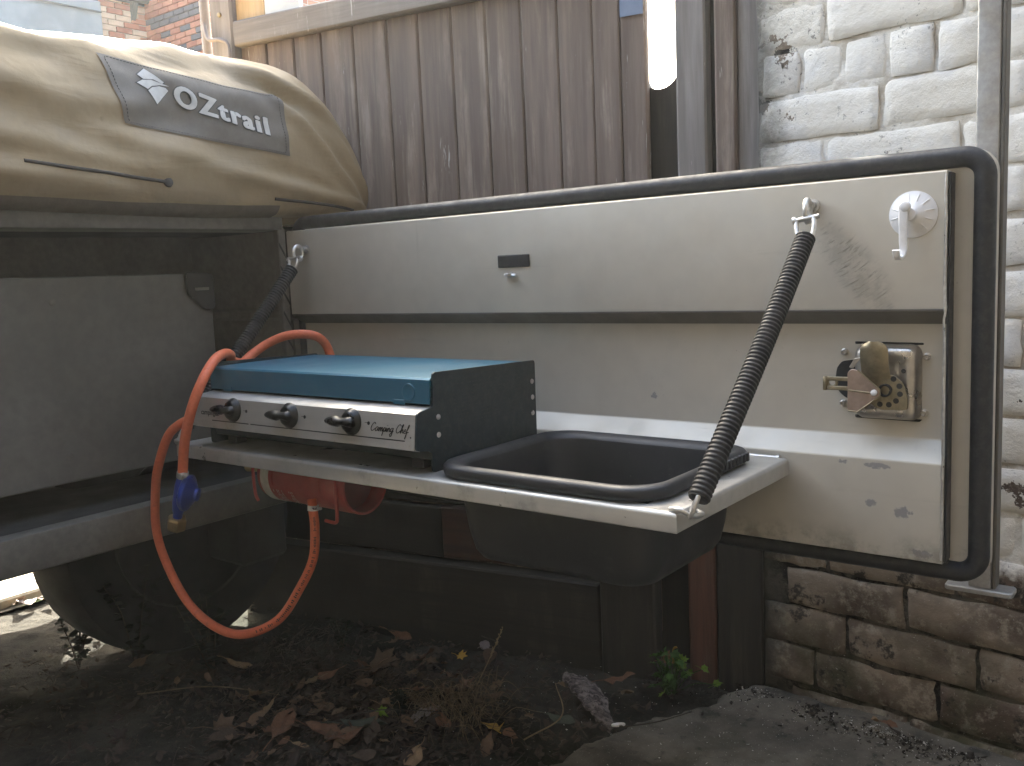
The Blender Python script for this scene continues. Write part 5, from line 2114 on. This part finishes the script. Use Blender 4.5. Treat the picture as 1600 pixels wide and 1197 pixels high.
    ring = [V(.749 + .011 * cos(a), .062 + .009 * sin(a), GZ + .026 + .004 * cos(a + .6)) for a in np.linspace(0, 5.3, 24)]
    mb.tube(ring, .0026, 8)
    tag(mb.build('plastic_ring', 'white_plastic', None, 60), 'small white broken plastic ring on the concrete edge', 'ring')

    # green weed by the post
    t = thing('green_weed', 'bright green leafy weed at the foot of the red-brown post', 'weed', (.745, .262, GZ))
    me_l = [get_leaf('lobed', 50 + i, 'leaf_green') for i in range(3)] + [get_leaf('lobed', 60, 'leaf_lime'), get_leaf('lobed', 61, 'leaf_lime')]
    sm = MB()
    for i in range(46):
        a = rnd.uniform(0, 6.28)
        r_ = abs(rnd.gauss(0, .034))
        h = rnd.uniform(.015, .085) * (1 - r_ * 5)
        tip = V(.752 + cos(a) * r_ * 1.15, .255 + sin(a) * r_ * .8, GZ + .012 + max(.006, h))
        base = V(.748 + cos(a) * .008, .258 + sin(a) * .006, GZ + .004)
        sm.tube(spline([base, base.lerp(tip, .5) + V(0, 0, .012), tip], 4), .0009, 4)
        o = link('leaf', me_l[3 + i % 2] if tip.x > .765 and rnd.random() < .75 else rnd.choice(me_l[:3]), t)
        o.location = tip
        o.rotation_euler = (rnd.uniform(-.6, .6) + .4, rnd.uniform(-.5, .5), a)
        o.scale = (rnd.uniform(.020, .034),) * 3
    sm.build('stems', 'leaf_green', t, 60)
    mb = MB()
    mb.tube(spline([V(.757, .258, GZ + .07), V(.757, .259, GZ + .098), V(.764, .260, GZ + .104)], 4), .0022, 6)
    mb.build('yellow_shoot', 'leaf_yellow', t, 60)

    # weeds in the dark under the trailer
    spots = [(-.30, -.26, .26, 'tall dark weed in the shade below the trailer, inside left of the hose loop'),
             (-.42, -.33, .16, 'low dark weed in the shade left of the tall weed'),
             (.02, .06, .08, 'low dark green weed against the black sleeper'),
             (-.10, -.20, .18, 'dark leafy weed just below the hanging hose'),
             (.36, -.10, .05, 'small dark weed among the leaves beside the dry grass')]
    for x, y, H, lab in spots:
        t = thing('shade_weed', lab, 'weed', (x, y, GZ))
        sm = MB()
        lf = MB()
        for s_ in range(6 if H > .1 else 5):
            a = rnd.uniform(0, 6.28)
            sp_ = rnd.uniform(.15, .45) * H
            pts = spline([V(x, y, GZ), V(x + cos(a) * sp_ * .4, y + sin(a) * sp_ * .4, GZ + H * rnd.uniform(.4, .6)), V(x + cos(a) * sp_, y + sin(a) * sp_, GZ + H * rnd.uniform(.75, 1.05))], 8)
            sm.tube(pts, lambda i, q: .0022 - .0012 * q, 5)
            for i in range(3, len(pts)):
                for k in range(2):
                    p = pts[i]
                    b = rnd.uniform(0, 6.28)
                    L = rnd.uniform(.014, .03) * (1 if H > .1 else .6)
                    u = V(cos(b), sin(b), rnd.uniform(-.3, .5)) * L
                    w = V(-sin(b), cos(b), rnd.uniform(-.3, .3)) * L * .36
                    lf.add([p, p + u * .5 + w, p + u, p + u * .5 - w], [(0, 1, 2, 3)])
        sm.build('stems', 'twig', t, 60)
        lf.build('foliage', 'weed', t)


build_litter()


# ================================================================== AIR
def build_glare_veil():
    """air volume added to imitate the lens glare veil"""
    mb = MB()
    mb.box((-47, -47, GZ - 1.0), (47, 47, 6.4))
    o = mb.build('glare_veil', 'soil')
    hm = bpy.data.materials.new('glare_air')
    hm.use_nodes = True
    nt = hm.node_tree
    nt.nodes.clear()
    out = nt.nodes.new('ShaderNodeOutputMaterial')
    vol = nt.nodes.new('ShaderNodeVolumePrincipled')
    vol.inputs['Color'].default_value = (.95, .945, .94, 1)
    vol.inputs['Density'].default_value = .0021
    vol.inputs['Anisotropy'].default_value = .35
    nt.links.new(vol.outputs[0], out.inputs['Volume'])
    o.data.materials.clear()
    o.data.materials.append(hm)
    tag(o, 'added air volume imitating the lens glare veil', 'glare_veil', kind='stuff')


build_glare_veil()
